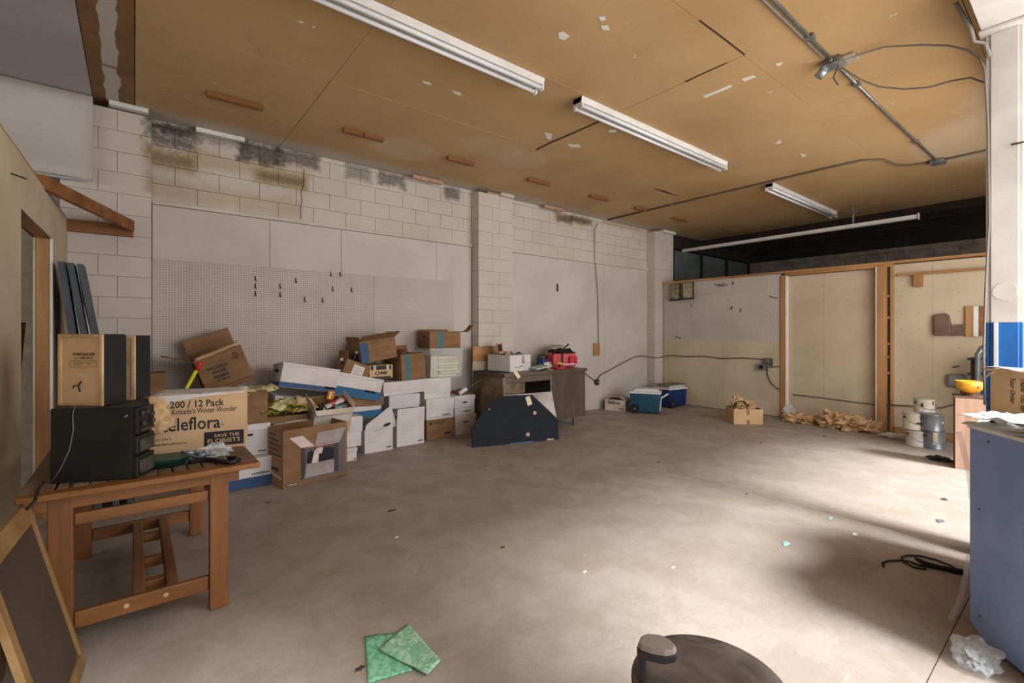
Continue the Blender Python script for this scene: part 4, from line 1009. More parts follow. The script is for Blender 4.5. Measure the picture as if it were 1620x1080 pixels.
for i in range(ns): plank('slat', (x0+i*sw+.004, TY0+.078, TZ-.024), (x0+(i+1)*sw-.004, TY1-.073, TZ-.001), 'teak_dusty', .003)
LX = (-.255, .342); LY = (2.875, 4.0)
for x in LX:
    for y in LY: plank('leg', (x-.042, y-.03, 0), (x+.042, y+.03, TZ-.03), 'teak', .005)
for y in LY:
    s_ = -1 if y == LY[0] else 1
    plank('apron', (LX[0]-.09, y-.028, TZ-.10), (LX[1]+.09, y-.006 if s_ < 0 else y+.02, TZ-.03), 'teak_x')
    plank('rail', (LX[0]+.043, y-.012, TZ-.185), (LX[1]-.043, y+.012, TZ-.13), 'teak_x')
    plank('stretcher', (LX[0]+.043, y-.014, .10), (LX[1]-.043, y+.014, .175), 'teak_x')
for x in (LX[0]-.03, LX[1]+.01): plank('side_apron', (x, LY[0]+.03, TZ-.10), (x+.022, LY[1]-.03, TZ-.03), 'teak_y')
for x in (-.01, .125): plank('long_stretcher', (x, LY[0]+.016, .105), (x+.05, LY[1]-.016, .17), 'teak_y')
for y in (3.02, 3.32, 3.72): plank('cross_piece', (.042, y, .112), (.123, y+.05, .162), 'teak_x', .003)
for x in (-.03, .12):
    part('peg', M().prism([(x+.011*math.cos(a*PI/5), LY[0]-.0155, .14+.011*math.sin(a*PI/5)) for a in range(10)], (0, .002, 0)), 'cardboard_pale', t, world=True)

# black cabinet with audio components
c0 = onz(215, 757, TZ+.002); cl = onz(79, 765, TZ+.002)
yw = math.atan2(c0.y-cl.y, c0.x-cl.x); Wc = (c0-cl).to_2d().length; Hc = .335; Dc = .145
t = thing('stereo_cabinet', 'large black stereo cabinet lying at the left end of the wooden table', 'stereo', (cl.x, cl.y, TZ+.001), (0, 0, yw))
part('body', M().prism([(0, 0, 0), (Wc-.015, 0, 0), (Wc-.015, .15, 0), (Wc-.09, .30, 0), (0, .30, 0)], (0, 0, Hc)), 'black_vinyl', t, .003)
part('top_dust', M().prism([(.004, .004, Hc), (Wc-.02, .004, Hc), (Wc-.02, .15, Hc), (Wc-.095, .295, Hc), (.004, .295, Hc)], (0, 0, .0015)), 'dusty_black', t)
cf = [part('component_face', M().box((Wc-.015, .0, z0+.003), (Wc+.008, Dc, z1-.003)), 'black_plastic', t, .004) for z0, z1 in ((.0, .105), (.112, .20), (.207, .33))]
for k, z in enumerate((.06, .155)):
    for y0 in (.012, .078): part('cassette_door', M().box((Wc+.008, y0, z-.032), (Wc+.014, y0+.058, z+.022)), 'dusty_black', cf[k], .004)
for k, z in enumerate((.018, .122, .215)): part('key_row', M().box((Wc+.008, .02, z), (Wc+.016, Dc-.01, z+.012)), 'dusty_black', cf[k], .003)
for y, z in ((.03, .30), (.07, .30), (.115, .285), (.12, .25), (.04, .25)): part('knob', M().tube([(Wc+.008, y, z), (Wc+.020, y, z)], .012, 12), 'dusty_black', cf[2])
part('chip_scar', M().prism([(Wc*.86, -.001, .285), (Wc*.90, -.001, .293), (Wc*.905, -.001, .300), (Wc*.87, -.001, .292)], (0, .0009, 0)), 'worn_white', t)
zc = TZ+Hc+.004
# the two loudspeakers on the cabinet
def speaker(label, cpx, cpy, lpx, lpy, H, D, W=None):
    c = onz(cpx, cpy, zc); l = onz(lpx, lpy, zc); yw = math.atan2(c.y-l.y, c.x-l.x); W = W or (c-l).to_2d().length
    t = thing('loudspeaker', label, 'speaker', (c.x-W*math.cos(yw), c.y-W*math.sin(yw), zc), (0, 0, yw), 'bookshelf speakers on the stereo cabinet')
    part('cabinet', M().box((0, .004, 0), (W, D, H)), 'black_vinyl', t, .002)
    part('back_panel', M().box((.012, .003, .012), (W-.012, .006, H-.012)), 'cardboard_pale', t)
    for a, b in (((0, -.006, 0), (.014, .005, H)), ((W-.014, -.006, 0), (W, .005, H)), ((.014, -.006, 0), (W-.014, .005, .012)), ((.014, -.006, H-.014), (W-.014, .005, H))): part('back_rim', M().box(a, b), 'kraft', t, .001)
    txt('FUNKHAUSER', W*.50, .013, t, (W*.30, .0028, H*.70), FRONT, 'brown_print', bold=.03, shear=.35)
    txt('MODEL NO', W*.12, .006, t, (W*.33, .0028, H*.655), FRONT, 'brown_print'); txt('1000 WTX', W*.28, .012, t, (W*.48, .0028, H*.65), FRONT, 'brown_print', bold=.03)
    part('printed_line', M().box((W*.24, .0022, H*.628), (W*.84, .003, H*.632)), 'brown_print', t)
    b = M()
    for z in (.605, .54): b.box((W*.24, .0022, H*z), (W*.84, .003, H*z+.001))
    for x in (.24, .84): b.box((W*x, .0022, H*.54), (W*x+.001, .003, H*.605))
    part('printed_frame', b, 'brown_print', t)
    for k, (x, w_) in enumerate(((.32, .2), (.32, .22), (.32, .14), (.62, .1), (.62, .12))): part('printed_line', M().box((W*x, .0022, H*(.592-.017*(k % 3))), (W*(x+w_), .003, H*(.592-.017*(k % 3))+.0012)), 'brown_print', t)
    part('printed_line', M().box((W*.40, .0022, H*.517), (W*.66, .003, H*.520)), 'brown_print', t)
    part('cable_stub', M().tube([(W*.50, .002, H*.34), (W*.49, -.010, H*.28), (W*.54, -.012, H*.20)], .0035, 6).tube([(W*.49, -.01, H*.28), (W*.43, -.014, H*.285), (W*.38, -.012, H*.25)], .0028, 6), 'dark_print', t)
    part('paper_dot', M().box((W*.43, .0022, H*.405), (W*.52, .003, H*.435)), 'board_white', t)
    part('front_grille', M().box((.005, D, .005), (W-.005, D+.012, H-.005)), 'black_plastic', t, .003)
    return t
s1 = speaker('front loudspeaker with whole pale printed back panel facing us', 163, 642, 93, 641, .333, .115)
s2 = speaker('rear loudspeaker half hidden behind the front one', 216, 629, 205, 631, .325, .13, .20)
s2.rotation_euler = (0, 0, s1.rotation_euler.z+.25); cc = onz(214, 632, zc); Wx = .20
s2.location = (cc.x-Wx*math.cos(s2.rotation_euler.z)+.0, cc.y-Wx*math.sin(s2.rotation_euler.z), zc)
# cable hanging down the black cabinet
k0 = [onz(119, 641, zc+.01)]+[onplane(px, py, cl+(c0-cl).normalized()*0+Vector((0, 0, 0)), Vector((math.sin(yw), -math.cos(yw), 0)).normalized())+Vector((math.sin(yw), -math.cos(yw), 0))*.008 for px, py in ((117, 655), (118, 680), (112, 710), (98, 740), (85, 760))]
solo('speaker_wire', M().tube(k0, .002, 6), 'cable_grey', 'thin dark wire hanging down the side of the black stereo cabinet', 'wire')
# big printed flower carton
c0 = onz(390, 704.6, TZ+.001); cl = onz(236, 720, TZ+.001)
yw = math.atan2(c0.y-cl.y, c0.x-cl.x); Wt = (c0-cl).to_2d().length; Ht = (704.6-619)*(c0.x*ca+c0.y*sa)/F_PX; Dt = .30
t = carton('large pale florist carton with teleflora lettering on the wooden table', (cl.x, cl.y, TZ+.001), (0, 0, yw), Wt, Dt, Ht, m='cardboard_pale', tape=False)
part('torn_top', M().sheet((0, -.002, Ht+.001), (Wt, -.002, Ht+.001), (Wt, Dt, Ht+.001), (0, Dt, Ht+.001), 12, 6, .002, .004), 'box_white', t, label='white torn top layer of the carton')
part('torn_strip', M().prism([(Wt*.06, -.0015, Ht), (Wt*.98, -.0015, Ht), (Wt*.97, -.0015, Ht*.985), (Wt*.80, -.0015, Ht*.99), (Wt*.76, -.0015, Ht*.965), (Wt*.70, -.0015, Ht*.97), (Wt*.5, -.0015, Ht*.95), (Wt*.3, -.0015, Ht*.90), (Wt*.2, -.0015, Ht*.86), (Wt*.1, -.0015, Ht*.80)], (0, .0014, 0)), 'box_white', t)
def tt(s_, u0, u1, v0, v1, m='dark_print', bold=0.0, y=-.001): return txt(s_, (u1-u0)*Wt, (v1-v0)*Ht, t, (u0*Wt, y, v0*Ht), FRONT, m, bold=bold)
tt('200 / 12 Pack', .20, .755, .77, .895, bold=.018); tt("Kinkade's Winter Wonder", .22, .89, .66, .76); tt('teleflora', .115, .715, .37, .60, bold=.012); tt('®', .725, .75, .41, .45)
tt('421.2815', .03, .215, .225, .265); tt('www.MyTeleflora.com', .03, .37, .125, .185)
part('print_band', M().box((Wt*.545, -.0012, Ht*.05), (Wt*.97, 0, Ht*.31)), 'dark_print', t)
tt('SAVE THE', .65, .92, .205, .265, 'cardboard_pale', .01, -.0016); tt('FLORISTS', .58, .93, .105, .18, 'cardboard_pale', .01, -.0016)
# crumpled kraft paper sticking out behind the cabinet
p = onz(262, 700, TZ)
q = at(262, 652, 2.50)
t = thing('crumpled_paper', 'crumpled kraft paper wad between stereo cabinet and florist carton', 'paper', (q.x, q.y, TZ))
m = M(); vs = [at(238, 626, 2.52), at(262, 628, 2.62), at(266, 640, 2.55), at(272, 668, 2.60), at(258, 690, 2.56), at(250, 670, 2.5), at(240, 650, 2.48)]
part('paper', M().sheet(at(238, 627, 2.50), at(262, 630, 2.60), at(274, 672, 2.56), at(246, 690, 2.50), 16, 16, .002, .035, 4.5, 4), 'kraft', t, world=True)
# cream paper tag
t = thing('paper_tag', 'long cream paper tag hanging beside the stereo knobs', 'tag', at(229, 655, 2.32))
part('paper', M().sheet(at(226, 640, 2.33), at(233, 637, 2.33), at(238, 672, 2.33), at(235, 677, 2.33), 3, 8, .0015, .004, 2, 1), 'tag_paper', t, world=True)
part('string', M().tube([at(228, 641, 2.34), at(222, 634, 2.36), at(214, 633, 2.36)], .0015, 5), 'cable_dark', t, world=True)
# oval fluted dish
p = onz(263, 743, TZ+.001)
c = onz(262, 737, TZ+.001)
t = thing('oval_dish', 'dark green fluted oval plastic dish on the table front', 'dish', c, (0, 0, -.1))
part('bowl', M().lathe([(.0, .0), (.075, .0), (.10, .045), (.103, .045), (.099, .040), (.073, .005), (0, .006)], 72, sy=.68, flute=.02, nf=28), 'green_dish', t)
part('rim', M().lathe([(.100, .043), (.108, .045), (.108, .048), (.100, .048)], 48, sy=.68), 'green_dish', t)
# clear bag and black strap
c = onz(322, 726, TZ)
t = thing('clear_bag', 'crumpled clear plastic bag in front of the florist carton', 'bag', (c.x, c.y, TZ+.001))
part('crumple', M().crumple((-.05, -.01, .024), (.085, .05, .034), 11, 4, .55, 2.6, floor=.0), 'foil', t)
part('film', M().crumple((.05, .0, .032), (.09, .045, .040), 12, 4, .5, 2.4, floor=.0), 'plastic_clear', t)
c = onz(348, 729, TZ)
solo('black_strap', M().tube([onz(px, py, TZ+.012) for px, py in ((300, 731), (318, 727), (336, 727), (352, 730), (366, 731), (378, 727), (374, 724), (360, 725))], .012, 8), 'black_plastic', 'short black strap lying on the table under the clear bag', 'strap')
# small leaf-like scraps on the table
solo('cable_loop', M().tube([onz(px, py, TZ+.005) for px, py in ((68, 762), (60, 775), (55, 792))]+[Vector((-.41, 2.9, .6)), Vector((-.405, 2.95, .3)), Vector((-.41, 3.0, .03))], .006, 7), 'cable_dark', 'black cable hanging over the left end of the wooden table', 'cable')

# ------------------------------------------------------------------ framed board leaning at the lower left corner
def framed(label, br, tr, wdir, Wd_, nm='framed_board'):
    br, tr, wd = Vector(br), Vector(tr), Vector(wdir).normalized()
    up = (tr-br); Hh_ = up.length; up.normalize(); n = up.cross(wd).normalized()
    t = thing(nm, label, 'board', br)
    f = lambda u, v, k=0: br+wd*u+up*v+n*k
    fw, th = .055, .022
    def pc(name, u0, v0, u1, v1, m, k0, k1, b=.002):
        part(name, M().prism([f(u0, v0, k0), f(u1, v0, k0), f(u1, v1, k0), f(u0, v1, k0)], n*(k1-k0)), m, t, b, world=True)
    pc('frame_side', 0, 0, fw*.45, Hh_, 'frame_wood_edge', 0, th); pc('frame_side', Wd_-fw, 0, Wd_, Hh_, 'frame_wood', 0, th)
    pc('frame_rail', fw*.45, Hh_-fw*1.5, Wd_-fw, Hh_, 'frame_wood', 0, th); pc('frame_rail', fw*.45, 0, Wd_-fw, fw, 'frame_wood', 0, th)
    pc('panel', fw*.45, fw, Wd_-fw, Hh_-fw*1.5, 'chalk_brown', .004, .012)
    return t, f
t, f = framed('brown chalkboard in a light wooden frame leaning at the bottom left corner', (-.185, 2.735, .0), (-.368, 2.815, .715), (-.06, -1, 0), .60)
# plain brown board behind it
p = M().prism([(-.42, 2.85, .0), (-.42, 2.3, .0), (-.50, 2.3, .70), (-.50, 2.85, .70)], (-.02, 0, 0))
solo('brown_board', p, 'laminate', 'plain brown board leaning on the partition behind the framed chalkboard', 'board', bevel=.003)

# ------------------------------------------------------------------ three grey panels leaning at the partition
for i, (xa, xb, xc, yt, lb) in enumerate(((90, 105, 105, 413, 'leftmost of three grey panels leaning on the drywall partition'), (105, 118, 119, 415, 'middle one of three grey leaning panels'), (121, 133, 143, 417, 'rightmost grey panel with broad side showing'))):
    Yp = 4.96-.03*i
    a, b = ony(xa, yt, Yp), ony(xb, yt, Yp); th = b.x-a.x-.004
    lo = [ony(107, 525, Yp), ony(126, 525, Yp), ony(144, 525, Yp)][i]; k = (lo.x-a.x)/(a.z-lo.z)
    xb0 = a.x+k*a.z
    m = M().prism([(xb0, 0, 0), (xb0+th, 0, 0), (b.x, 0, a.z-.0), (a.x, 0, a.z)], (0, .01, 0)); m = M()
    Y0, Y1 = Yp, Yp+.55
    m.prism([(xb0, Y0, gz(0)), (xb0+th, Y0, gz(0)), (a.x+th, Y0, a.z), (a.x, Y0, a.z)], (0, .012, 0))
    t = thing('leaning_board', lb, 'panel', (xb0, Yp, 0), group='grey panels leaning on the partition')
    part('edge_strip', m, 'grey_panel_edge', t, .003, world=True)
    part('board', M().prism([(xb0, Y0+.013, 0), (xb0, Y1, 0), (a.x, Y1, a.z-.25), (a.x, Y0+.2, a.z), (a.x, Y0+.013, a.z)], (th, 0, 0)), 'grey_panel', t, .004, world=True)
# dark plank leaning inside the doorway
m = M().prism([ony(30, 790, 4.3), ony(44, 790, 4.3), ony(52, 480, 4.5), ony(49, 480, 4.5)], (0, .03, 0))
solo('dark_plank', M().bar((-1.10, 4.9, .02), (-.86, 5.4, 1.72), .10, .02), 'laminate_dark', 'dark plank leaning beyond the doorway of the left partition', 'plank', bevel=.002)
solo('rear_board', M().prism([(-.92, 4.55, gz(0)), (-.70, 4.75, gz(0)), (-.66, 5.2, 1.5), (-.70, 5.2, 1.5)], (0, .02, 0)), 'brown_print', 'dark brown board standing just inside the left doorway', 'board')

# wooden brace above the partition
t = thing('wooden_brace', 'two-by-four wooden brace from partition top to the left block pier', 'brace', (-.2, 5.6, 2.4))
za, zb_ = ony(107, 349, 5.84).z, ony(107, 366, 5.84).z
part('horizontal_beam', M().box((lw(5.85), 5.85, zb_+.01), (ony(211, 360, 5.84).x, 5.895, za+.02)), 'pine_old', t, .003, world=True)
pa = Vector((lw(4.7)-.02, 4.66, ony(60, 288, 4.7).z)); pb = Vector((ony(209, 357, 5.8).x, 5.82, ony(209, 357, 5.8).z))
part('diagonal_beam', M().bar(pa, pb, .04, .10), 'pine_old', t, .003, world=True)
# nail rod on the partition
solo('long_nail', M().tube([(lw(3.62)+.0, 3.62, 2.27), (lw(3.62)+.05, 3.70, 2.27)], .004, 6), 'cable_dark', 'long nail sticking out of the left drywall partition', 'nail')

# ------------------------------------------------------------------ ceiling things
def fixture(label, X0, X1, Y=3.0):
    t = thing('strip_light', label, 'ceiling light', (X0, Y, ZC-.1), group='twin-tube strip lights under the ceiling')
    part('housing', M().prism([(X0, Y, ZC-.001), (X0, Y+.13, ZC-.001), (X0, Y+.115, ZC-.055), (X0, Y+.015, ZC-.055)], (X1-X0, 0, 0)), 'white_metal', t, .003, world=True)
    part('reflector', M().prism([(X0+.03, Y+.045, ZC-.056), (X0+.03, Y+.085, ZC-.056), (X0+.03, Y+.065, ZC-.075)], (X1-X0-.06, 0, 0)), 'white_metal', t, .002, world=True)
    for dy in (.022, .108):
        tb_ = part('tube', M().tube([(X0+.035, Y+dy, ZC-.082), (X1-.035, Y+dy, ZC-.082)], .017, 12), 'tube_white', t, world=True)
        for x in (X0+.006, X1-.03): part('lamp_holder', M().box((x, Y+dy-.017, ZC-.105), (x+.024, Y+dy+.017, ZC-.056)), 'white_metal', tb_, .003, world=True)
    for x in (X0, X1-.004): part('end_plate', M().box((x, Y+.012, ZC-.075), (x+.004, Y+.118, ZC-.002)), 'white_metal', t, world=True)
    return t
fixture('nearest twin-tube strip light, running out of the top of the picture', .30, 2.77)
fixture('middle twin-tube strip light on the brown ceiling', 3.24, 5.98)
t = fixture('farthest twin-tube strip light above the right partition', 7.33, 10.05)
# wooden nailers screwed to the ceiling
NL = [(373, 158, 5.1, .46), (575, 214, 5.1, .45), (729, 257, 5.1, .40), (852, 287, 5.1, .42), (947, 313, 5.1, .40), (1017, 331, 5.1, .30), (1112, 358, 5.1, .45)]
ordn = ['first', 'second', 'third', 'fourth', 'fifth', 'sixth', 'seventh']
for i, (px, py, Y, L) in enumerate(NL):
    x = ony(px, py, Y).x if i < 5 else (.75+1.25*i)
    m = M().box((x-L/2, Y-.03, ZC-.045), (x+L/2, Y+.03, ZC-.001))
    if i == 1: m = M().box((x-L/2, Y-.03, ZC-.045), (x-.01, Y+.03, ZC-.001))
    o = solo('wood_block', m, 'pine_old', ordn[i]+' brown wood nailer from the left in the ceiling row', 'wood block', 'wood nailers on the ceiling', .004)
    if i == 1: solo('wood_block', M().box((x+.0, Y-.028, ZC-.04), (x+L/2, Y+.03, ZC-.001)), 'pine_old', 'right half of the split second wood nailer on the ceiling', 'wood block', 'wood nailers on the ceiling', .004)
for i, x in enumerate((3.25, 4.52, 5.72)):
    solo('wood_block', M().box((x-.25, 5.93, ZC-.07), (x+.22, 5.98, ZC-.018)), 'laminate', ['pinkish wood block at the wall top left of the middle pier', 'pinkish wood block at the wall top just above the middle pier', 'pinkish wood block at the wall top right of the middle pier'][i], 'wood block', 'wood blocks along the wall top', .003)
solo('wood_block', M().box((.51, 6.03, ZC-.05), (.97, 6.08, ZC-.003)), 'drywall_edge', 'long white painted strip at the wall top over the mouldy blocks', 'wood block', 'wood blocks along the wall top', .003)
# junction boxes and conduit
def pipe(nm, pts, r, m, label, cat='conduit', group=None, clips=()):
    t = thing(nm, label, cat, Vector(pts[0])); 
    if group: t['group'] = group
    part('pipe', M().tube(pts, r, 8), m, t, world=True)
    for p in clips: part('clip', M().box(Vector(p)-Vector((.03, .03, .012)), Vector(p)+Vector((.03, .03, .012))), 'galv', t, .003, world=True)
    return t
zc_ = ZC-.016
pipe('conduit', [(-.2, 1.34, zc_), (2.5, 1.34, zc_), (4.30, 1.34, zc_)], .011, 'galv', 'galvanised conduit from the top edge to the near ceiling junction box', clips=((2.9, 1.34, zc_), (3.9, 1.34, zc_)))
pipe('conduit', [(-.2, 1.385, zc_), (2.5, 1.385, zc_), (4.28, 1.375, zc_)], .009, 'cable_grey', 'thinner grey conduit running beside the galvanised one near the camera')
pipe('conduit', [(4.5, 1.34, zc_), (6.0, 1.33, zc_), (7.93, 1.30, zc_)], .013, 'galv', 'galvanised conduit between the two ceiling junction boxes', clips=((4.95, 1.34, zc_), (7.0, 1.32, zc_)))
pipe('conduit', [(7.2, 6.0, zc_), (7.2, 4, zc_), (7.2, 2.2, zc_), (7.22, 1.9, zc_), (7.40, 1.72, zc_), (7.8, 1.66, zc_), (7.95, 1.55, zc_), (8.0, 1.36, zc_)], .014, 'cable_brown', 'dark conduit crossing the ceiling from the back wall to the far junction box', clips=((7.2, 2.9, zc_), (7.2, 4.6, zc_)))
pipe('conduit', [(8.0, 1.22, zc_), (8.0, .6, zc_), (8.0, -.9, zc_)], .012, 'cable_grey', 'short conduit leaving the far junction box to the right')
def jbox(p, label, big=1.0):
    t = thing('junction_box', label, 'electrical box', p, group='junction boxes')
    part('box', M().box((-.055*big, -.055*big, -.05), (.055*big, .055*big, 0)), 'galv', t, .004)
    part('cover', M().box((-.06*big, -.06*big, -.054), (.06*big, .06*big, -.0505)), 'galv_bright', t, .002)
    for s_ in (-1, 1): part('knockout', M().tube([(s_*.056*big, 0, -.025), (s_*.085*big, 0, -.025)], .017, 8), 'galv', t)
    return t
j1 = jbox((4.40, 1.34, ZC-.002), 'near galvanised junction box with loose wires on the ceiling', 1.1)
part('lamp_base', M().tube([(-.02, .05, -.05), (-.04, .10, -.11)], .035, 12), 'galv_bright', j1); part('loose_wire', M().tube([(0, -.03, -.055), (.05, .02, -.12), (.10, .0, -.17)], .005, 6), 'cable_dark', j1)
part('backing_plate', M().box((-.02, -.14, -.02), (.13, -.06, -.001)), 'board_beige', j1, .003)
jbox((8.0, 1.29, ZC-.002), 'far junction box where the ceiling conduits meet', 1.3)
# loose cables to the post
PXc, PYc = 4.40, .38
def zpt(px, py, x, y=None): return onx(px, py, x)
cpts = [(4.38, 1.33, ZC-.03), onx(1340, 74, 4.42), onx(1400, 74, 4.44), onx(1460, 71, 4.44), onx(1500, 72, 4.42), onx(1530, 79, 4.38), onx(1550, 92, 4.33), onx(1558, 110, 4.30), onx(1563, 200, 4.295), onx(1565, 350, 4.295), onx(1560, 440, 4.295), onx(1556, 560, 4.295), onx(1558, 640, 4.295)]
cpts = [Vector(p) for p in cpts]
for p in cpts: p.z = min(p.z, ZC-.02)
pipe('power_cable', cpts, .007, 'cable_grey', 'upper grey cable arching from the near junction box down the post', 'cable')
cpts = [(4.47, 1.33, ZC-.03), onx(1362, 126, 4.6), onx(1390, 137, 4.6), onx(1430, 141, 4.6), onx(1470, 138, 4.58), onx(1505, 128, 4.55), onx(1535, 123, 4.5), onx(1556, 130, 4.45)]
cpts = [Vector(p) for p in cpts]
for p in cpts: p.z = min(p.z, ZC-.02)
pipe('power_cable', cpts, .006, 'cable_grey', 'lower sagging cable from the near junction box to the post', 'cable')
# long white rail over the partition with its hanger
ra, rb = Vector((9.75, 5.95, ony(1069, 395, 5.95).z)), onx(1453, 342, 9.75)
rz = (ra.z+rb.z)/2
t = thing('overhead_rail', 'long white door rail hanging above the right partition', 'rail', (9.75, rb.y, rz))
part('rail', M().box((9.735, rb.y, rz-.035), (9.765, 5.95, rz+.035)).box((9.70, rb.y, rz-.035), (9.735, 5.95, rz-.028)), 'white_metal', t, .002, world=True)
part('end_plate', M().box((9.69, rb.y-.012, rz-.05), (9.78, rb.y-.001, rz+.05)), 'white_metal', t, .002, world=True)
hb = onx(1350, 330, 9.75)
part('hanger', M().bar((9.75, hb.y, rz+.035), (9.75, hb.y, ZC), .03, .004), 'galv', t, world=True)
part('hanger_brace', M().bar((9.75, hb.y, rz+.2), (9.75, hb.y-.22, ZC), .03, .004), 'galv', t, world=True); part('hanger_brace', M().bar((9.75, hb.y, rz+.2), (9.75, hb.y+.16, ZC), .03, .004), 'galv', t, world=True)

# ------------------------------------------------------------------ long wall services
Yw = 6.06
cw = [ony(px, py, Yw) for px, py in ((946, 353), (941, 362), (941, 412), (943, 428), (946, 470), (947, 543))]
pipe('wall_cable', cw, .007, 'cable_grey', 'thin cable running down the white wall to the small brown block', 'cable')
a, b = ony(940, 543, 6.05), ony(949, 562, 6.05)
solo('wood_block', M().box((a.x, 6.045, b.z), (b.x, 6.084, a.z)), 'pine', 'small brown wood block mounted on the white wall right of the desk', 'wood block', bevel=.003)
o_ = ony(943, 604, 6.08)
t = thing('power_outlet', 'round grey power outlet on the white wall right of the desk', 'outlet', o_)
part('box', M().lathe([(0, 0), (.055, 0), (.06, .01), (.055, .05), (0, .05)], 20), 'dusty_black', t).rotation_euler = (PI/2, 0, 0)
part('plug', M().tube([(0, -.05, 0), (0, -.075, 0)], .028, 12), 'cable_grey', t)
part('bracket', M().box((.02, -.012, -.065), (.08, -.004, -.045)), 'galv', t)
pipe('wall_cable', [ony(px, py, 6.06) for px, py in ((924, 588), (930, 594), (937, 599), (941, 602))], .008, 'cable_brown', 'short cable from the desk end to the round outlet', 'cable')
pts = [ony(px, py, 6.06) for px, py in ((945, 600), (950, 593), (965, 585), (985, 574), (1005, 564), (1012, 563))]+[ony(1018, 563, 6.05), ony(1026, 564.5, 5.885), ony(1040, 565.5, 5.885), ony(1046, 565, 5.885), Vector((8.87, 5.87, ony(1055, 563, 5.885).z))]+[onx(px, py, 8.88) for px, py in ((1064, 562), (1085, 564), (1115, 563), (1140, 567), (1175, 566), (1208, 568))]
pipe('wall_cable', pts, .010, 'cable_brown', 'long wavy cable along wall, pier and drywall to the junction box', 'cable')
pb_ = onx(1216, 572, 8.86)
t = thing('junction_box', 'dark switch box low on the drywall beside the first stud', 'electrical box', pb_, group='junction boxes')
part('box', M().box((-.05, -.06, -.07), (.03, .06, .06)), 'dusty_black', t, .005); part('cover', M().box((-.054, -.05, -.06), (-.051, .05, .05)), 'galv', t)
pb_ = onx(1205, 580, 8.86)
t = thing('junction_box', 'open bright metal box just below left of the dark switch box', 'electrical box', pb_, group='junction boxes')
part('box', M().box((-.03, -.065, -.055), (.035, .065, .055)), 'galv_bright', t, .003); part('socket', M().box((-.036, -.035, -.03), (-.031, .035, .03)), 'black_plastic', t)
pipe('wall_cable', [onx(px, py, 8.885) for px, py in ((1214, 580), (1214, 592), (1219, 604), (1227, 612), (1234, 617))], .009, 'cable_brown', 'drooping cable from the dark switch box to the first stud', 'cable')
pipe('conduit', [onx(px, py, 8.885) for px, py in ((1217, 581), (1226, 580), (1234, 580))], .009, 'pine_old', 'short brown conduit from the switch box to the first stud')
pipe('wall_cable', [onx(px, py, 8.985) for px, py in ((1255, 624), (1300, 629), (1345, 635), (1385, 640))], .008, 'cable_brown', 'thin cable sloping across the recessed drywall bay', 'cable')
pipe('wall_cable', [onx(px, py, 8.87) for px, py in ((1402, 640), (1440, 642), (1470, 646), (1490, 645), (1508, 640))], .009, 'cable_brown', 'thin cable on the right drywall bay behind the paint cans', 'cable')
# pegboard hooks
def hook(p, label, grp, face='y', L=.05, mir=1):
    if face == 'y': pts = [(0, 0, .03), (0, -.012, .03), (0, -.014, -.02*L/.05), (0, -.045, -.03*L/.05), (0, -.05, -.01)]
    else: pts = [(0, 0, .03), (-.012, 0, .03), (-.014, 0, -.02), (-.045, 0, -.03), (-.05, 0, -.01)]
    t = thing('peg_hook', label, 'hook', p, group=grp)
    part('wire', M().tube(pts, .0035, 6), 'cable_dark', t)
    if face == 'y': part('back_plate', M().box((-.005, -.004, -.02), (.005, 0, .035)), 'cable_dark', t)
    else: part('back_plate', M().box((-.004, -.005, -.02), (0, .005, .035)), 'cable_dark', t)
HK = [(404, 441, 'top hook of the left column of three'), (404, 453, 'middle hook of the left column of three'), (404, 465, 'bottom hook of the left column of three'), (443, 453, 'upper hook of the pair on the pegboard'), (443, 466, 'lower hook of the pair on the pegboard'), (468, 444, 'single hook right of the upper pair'), (482, 474, 'left of two low hooks on the long pegboard'), (510, 475, 'right of two low hooks on the long pegboard'), (523, 434, 'left of two high hooks near the pegboard top'), (538, 434, 'right of two high hooks near the pegboard top'), (526, 457, 'hook below the two high hooks'), (556, 459, 'rightmost hook on the long pegboard')]
for px, py, lb in HK: hook(ony(px, py, 6.076), lb, 'hooks on the long pegboard')
for px, py, lb in ((1094, 484, 'low left hook on the far pegboard'), (1158, 487, 'left of two middle hooks on the far pegboard'), (1172, 491, 'right of two middle hooks on the far pegboard'), (1160, 448, 'hook at the top of the far pegboard')): hook(onx(px, py, 8.899), lb, 'hooks on the far pegboard', 'x')
for i, (px, py, qx, qy, lb) in enumerate(((1131, 449, 1139, 453, 'left wire bracket of three at the top of the far pegboard'), (1137, 449, 1144, 453, 'middle wire bracket of three at the top of the far pegboard'), (1143, 448, 1150, 452, 'right wire bracket of three at the top of the far pegboard'), (1217, 468, 1229, 472, 'long wire bracket near the stud on the far pegboard'), (1068, 532, 1076, 535, 'low wire bracket near the pier on the far pegboard'))):
    a, b = onx(px, py, 8.895), onx(qx, qy, 8.84)
    solo('wire_bracket', M().tube([a, b, b+Vector((.01, 0, .03))], .006, 6), 'cable_dark', lb, 'hook', 'hooks on the far pegboard')
# wrapped insulation packs
for (xa, xb, ya, yb, mm, lb) in ((1059, 1077, 447, 476, 'insulation', 'darker wrapped insulation pack at the top corner of the far pegboard'), (1078, 1098, 445, 474, 'insulation_pale', 'paler wrapped insulation pack beside the dark one on the far pegboard')):
    a, b = onx(xa, yb, 8.80), onx(xb, ya, 8.80)
    t = thing('insulation_pack', lb, 'insulation', (8.80, (a.y+b.y)/2, a.z), group='insulation packs on the far pegboard')
    hy = abs(a.y-b.y)/2; hz = b.z-a.z
    part('batt', M().box((0, -hy+.01, .01), (.085, hy-.01, hz-.01)), mm, t, .03)
    part('wrapper', M().box((-.006, -hy, 0), (.003, -hy+.03, hz)).box((-.006, -hy, 0), (.003, hy, .03)), 'cable_dark', t, .003)
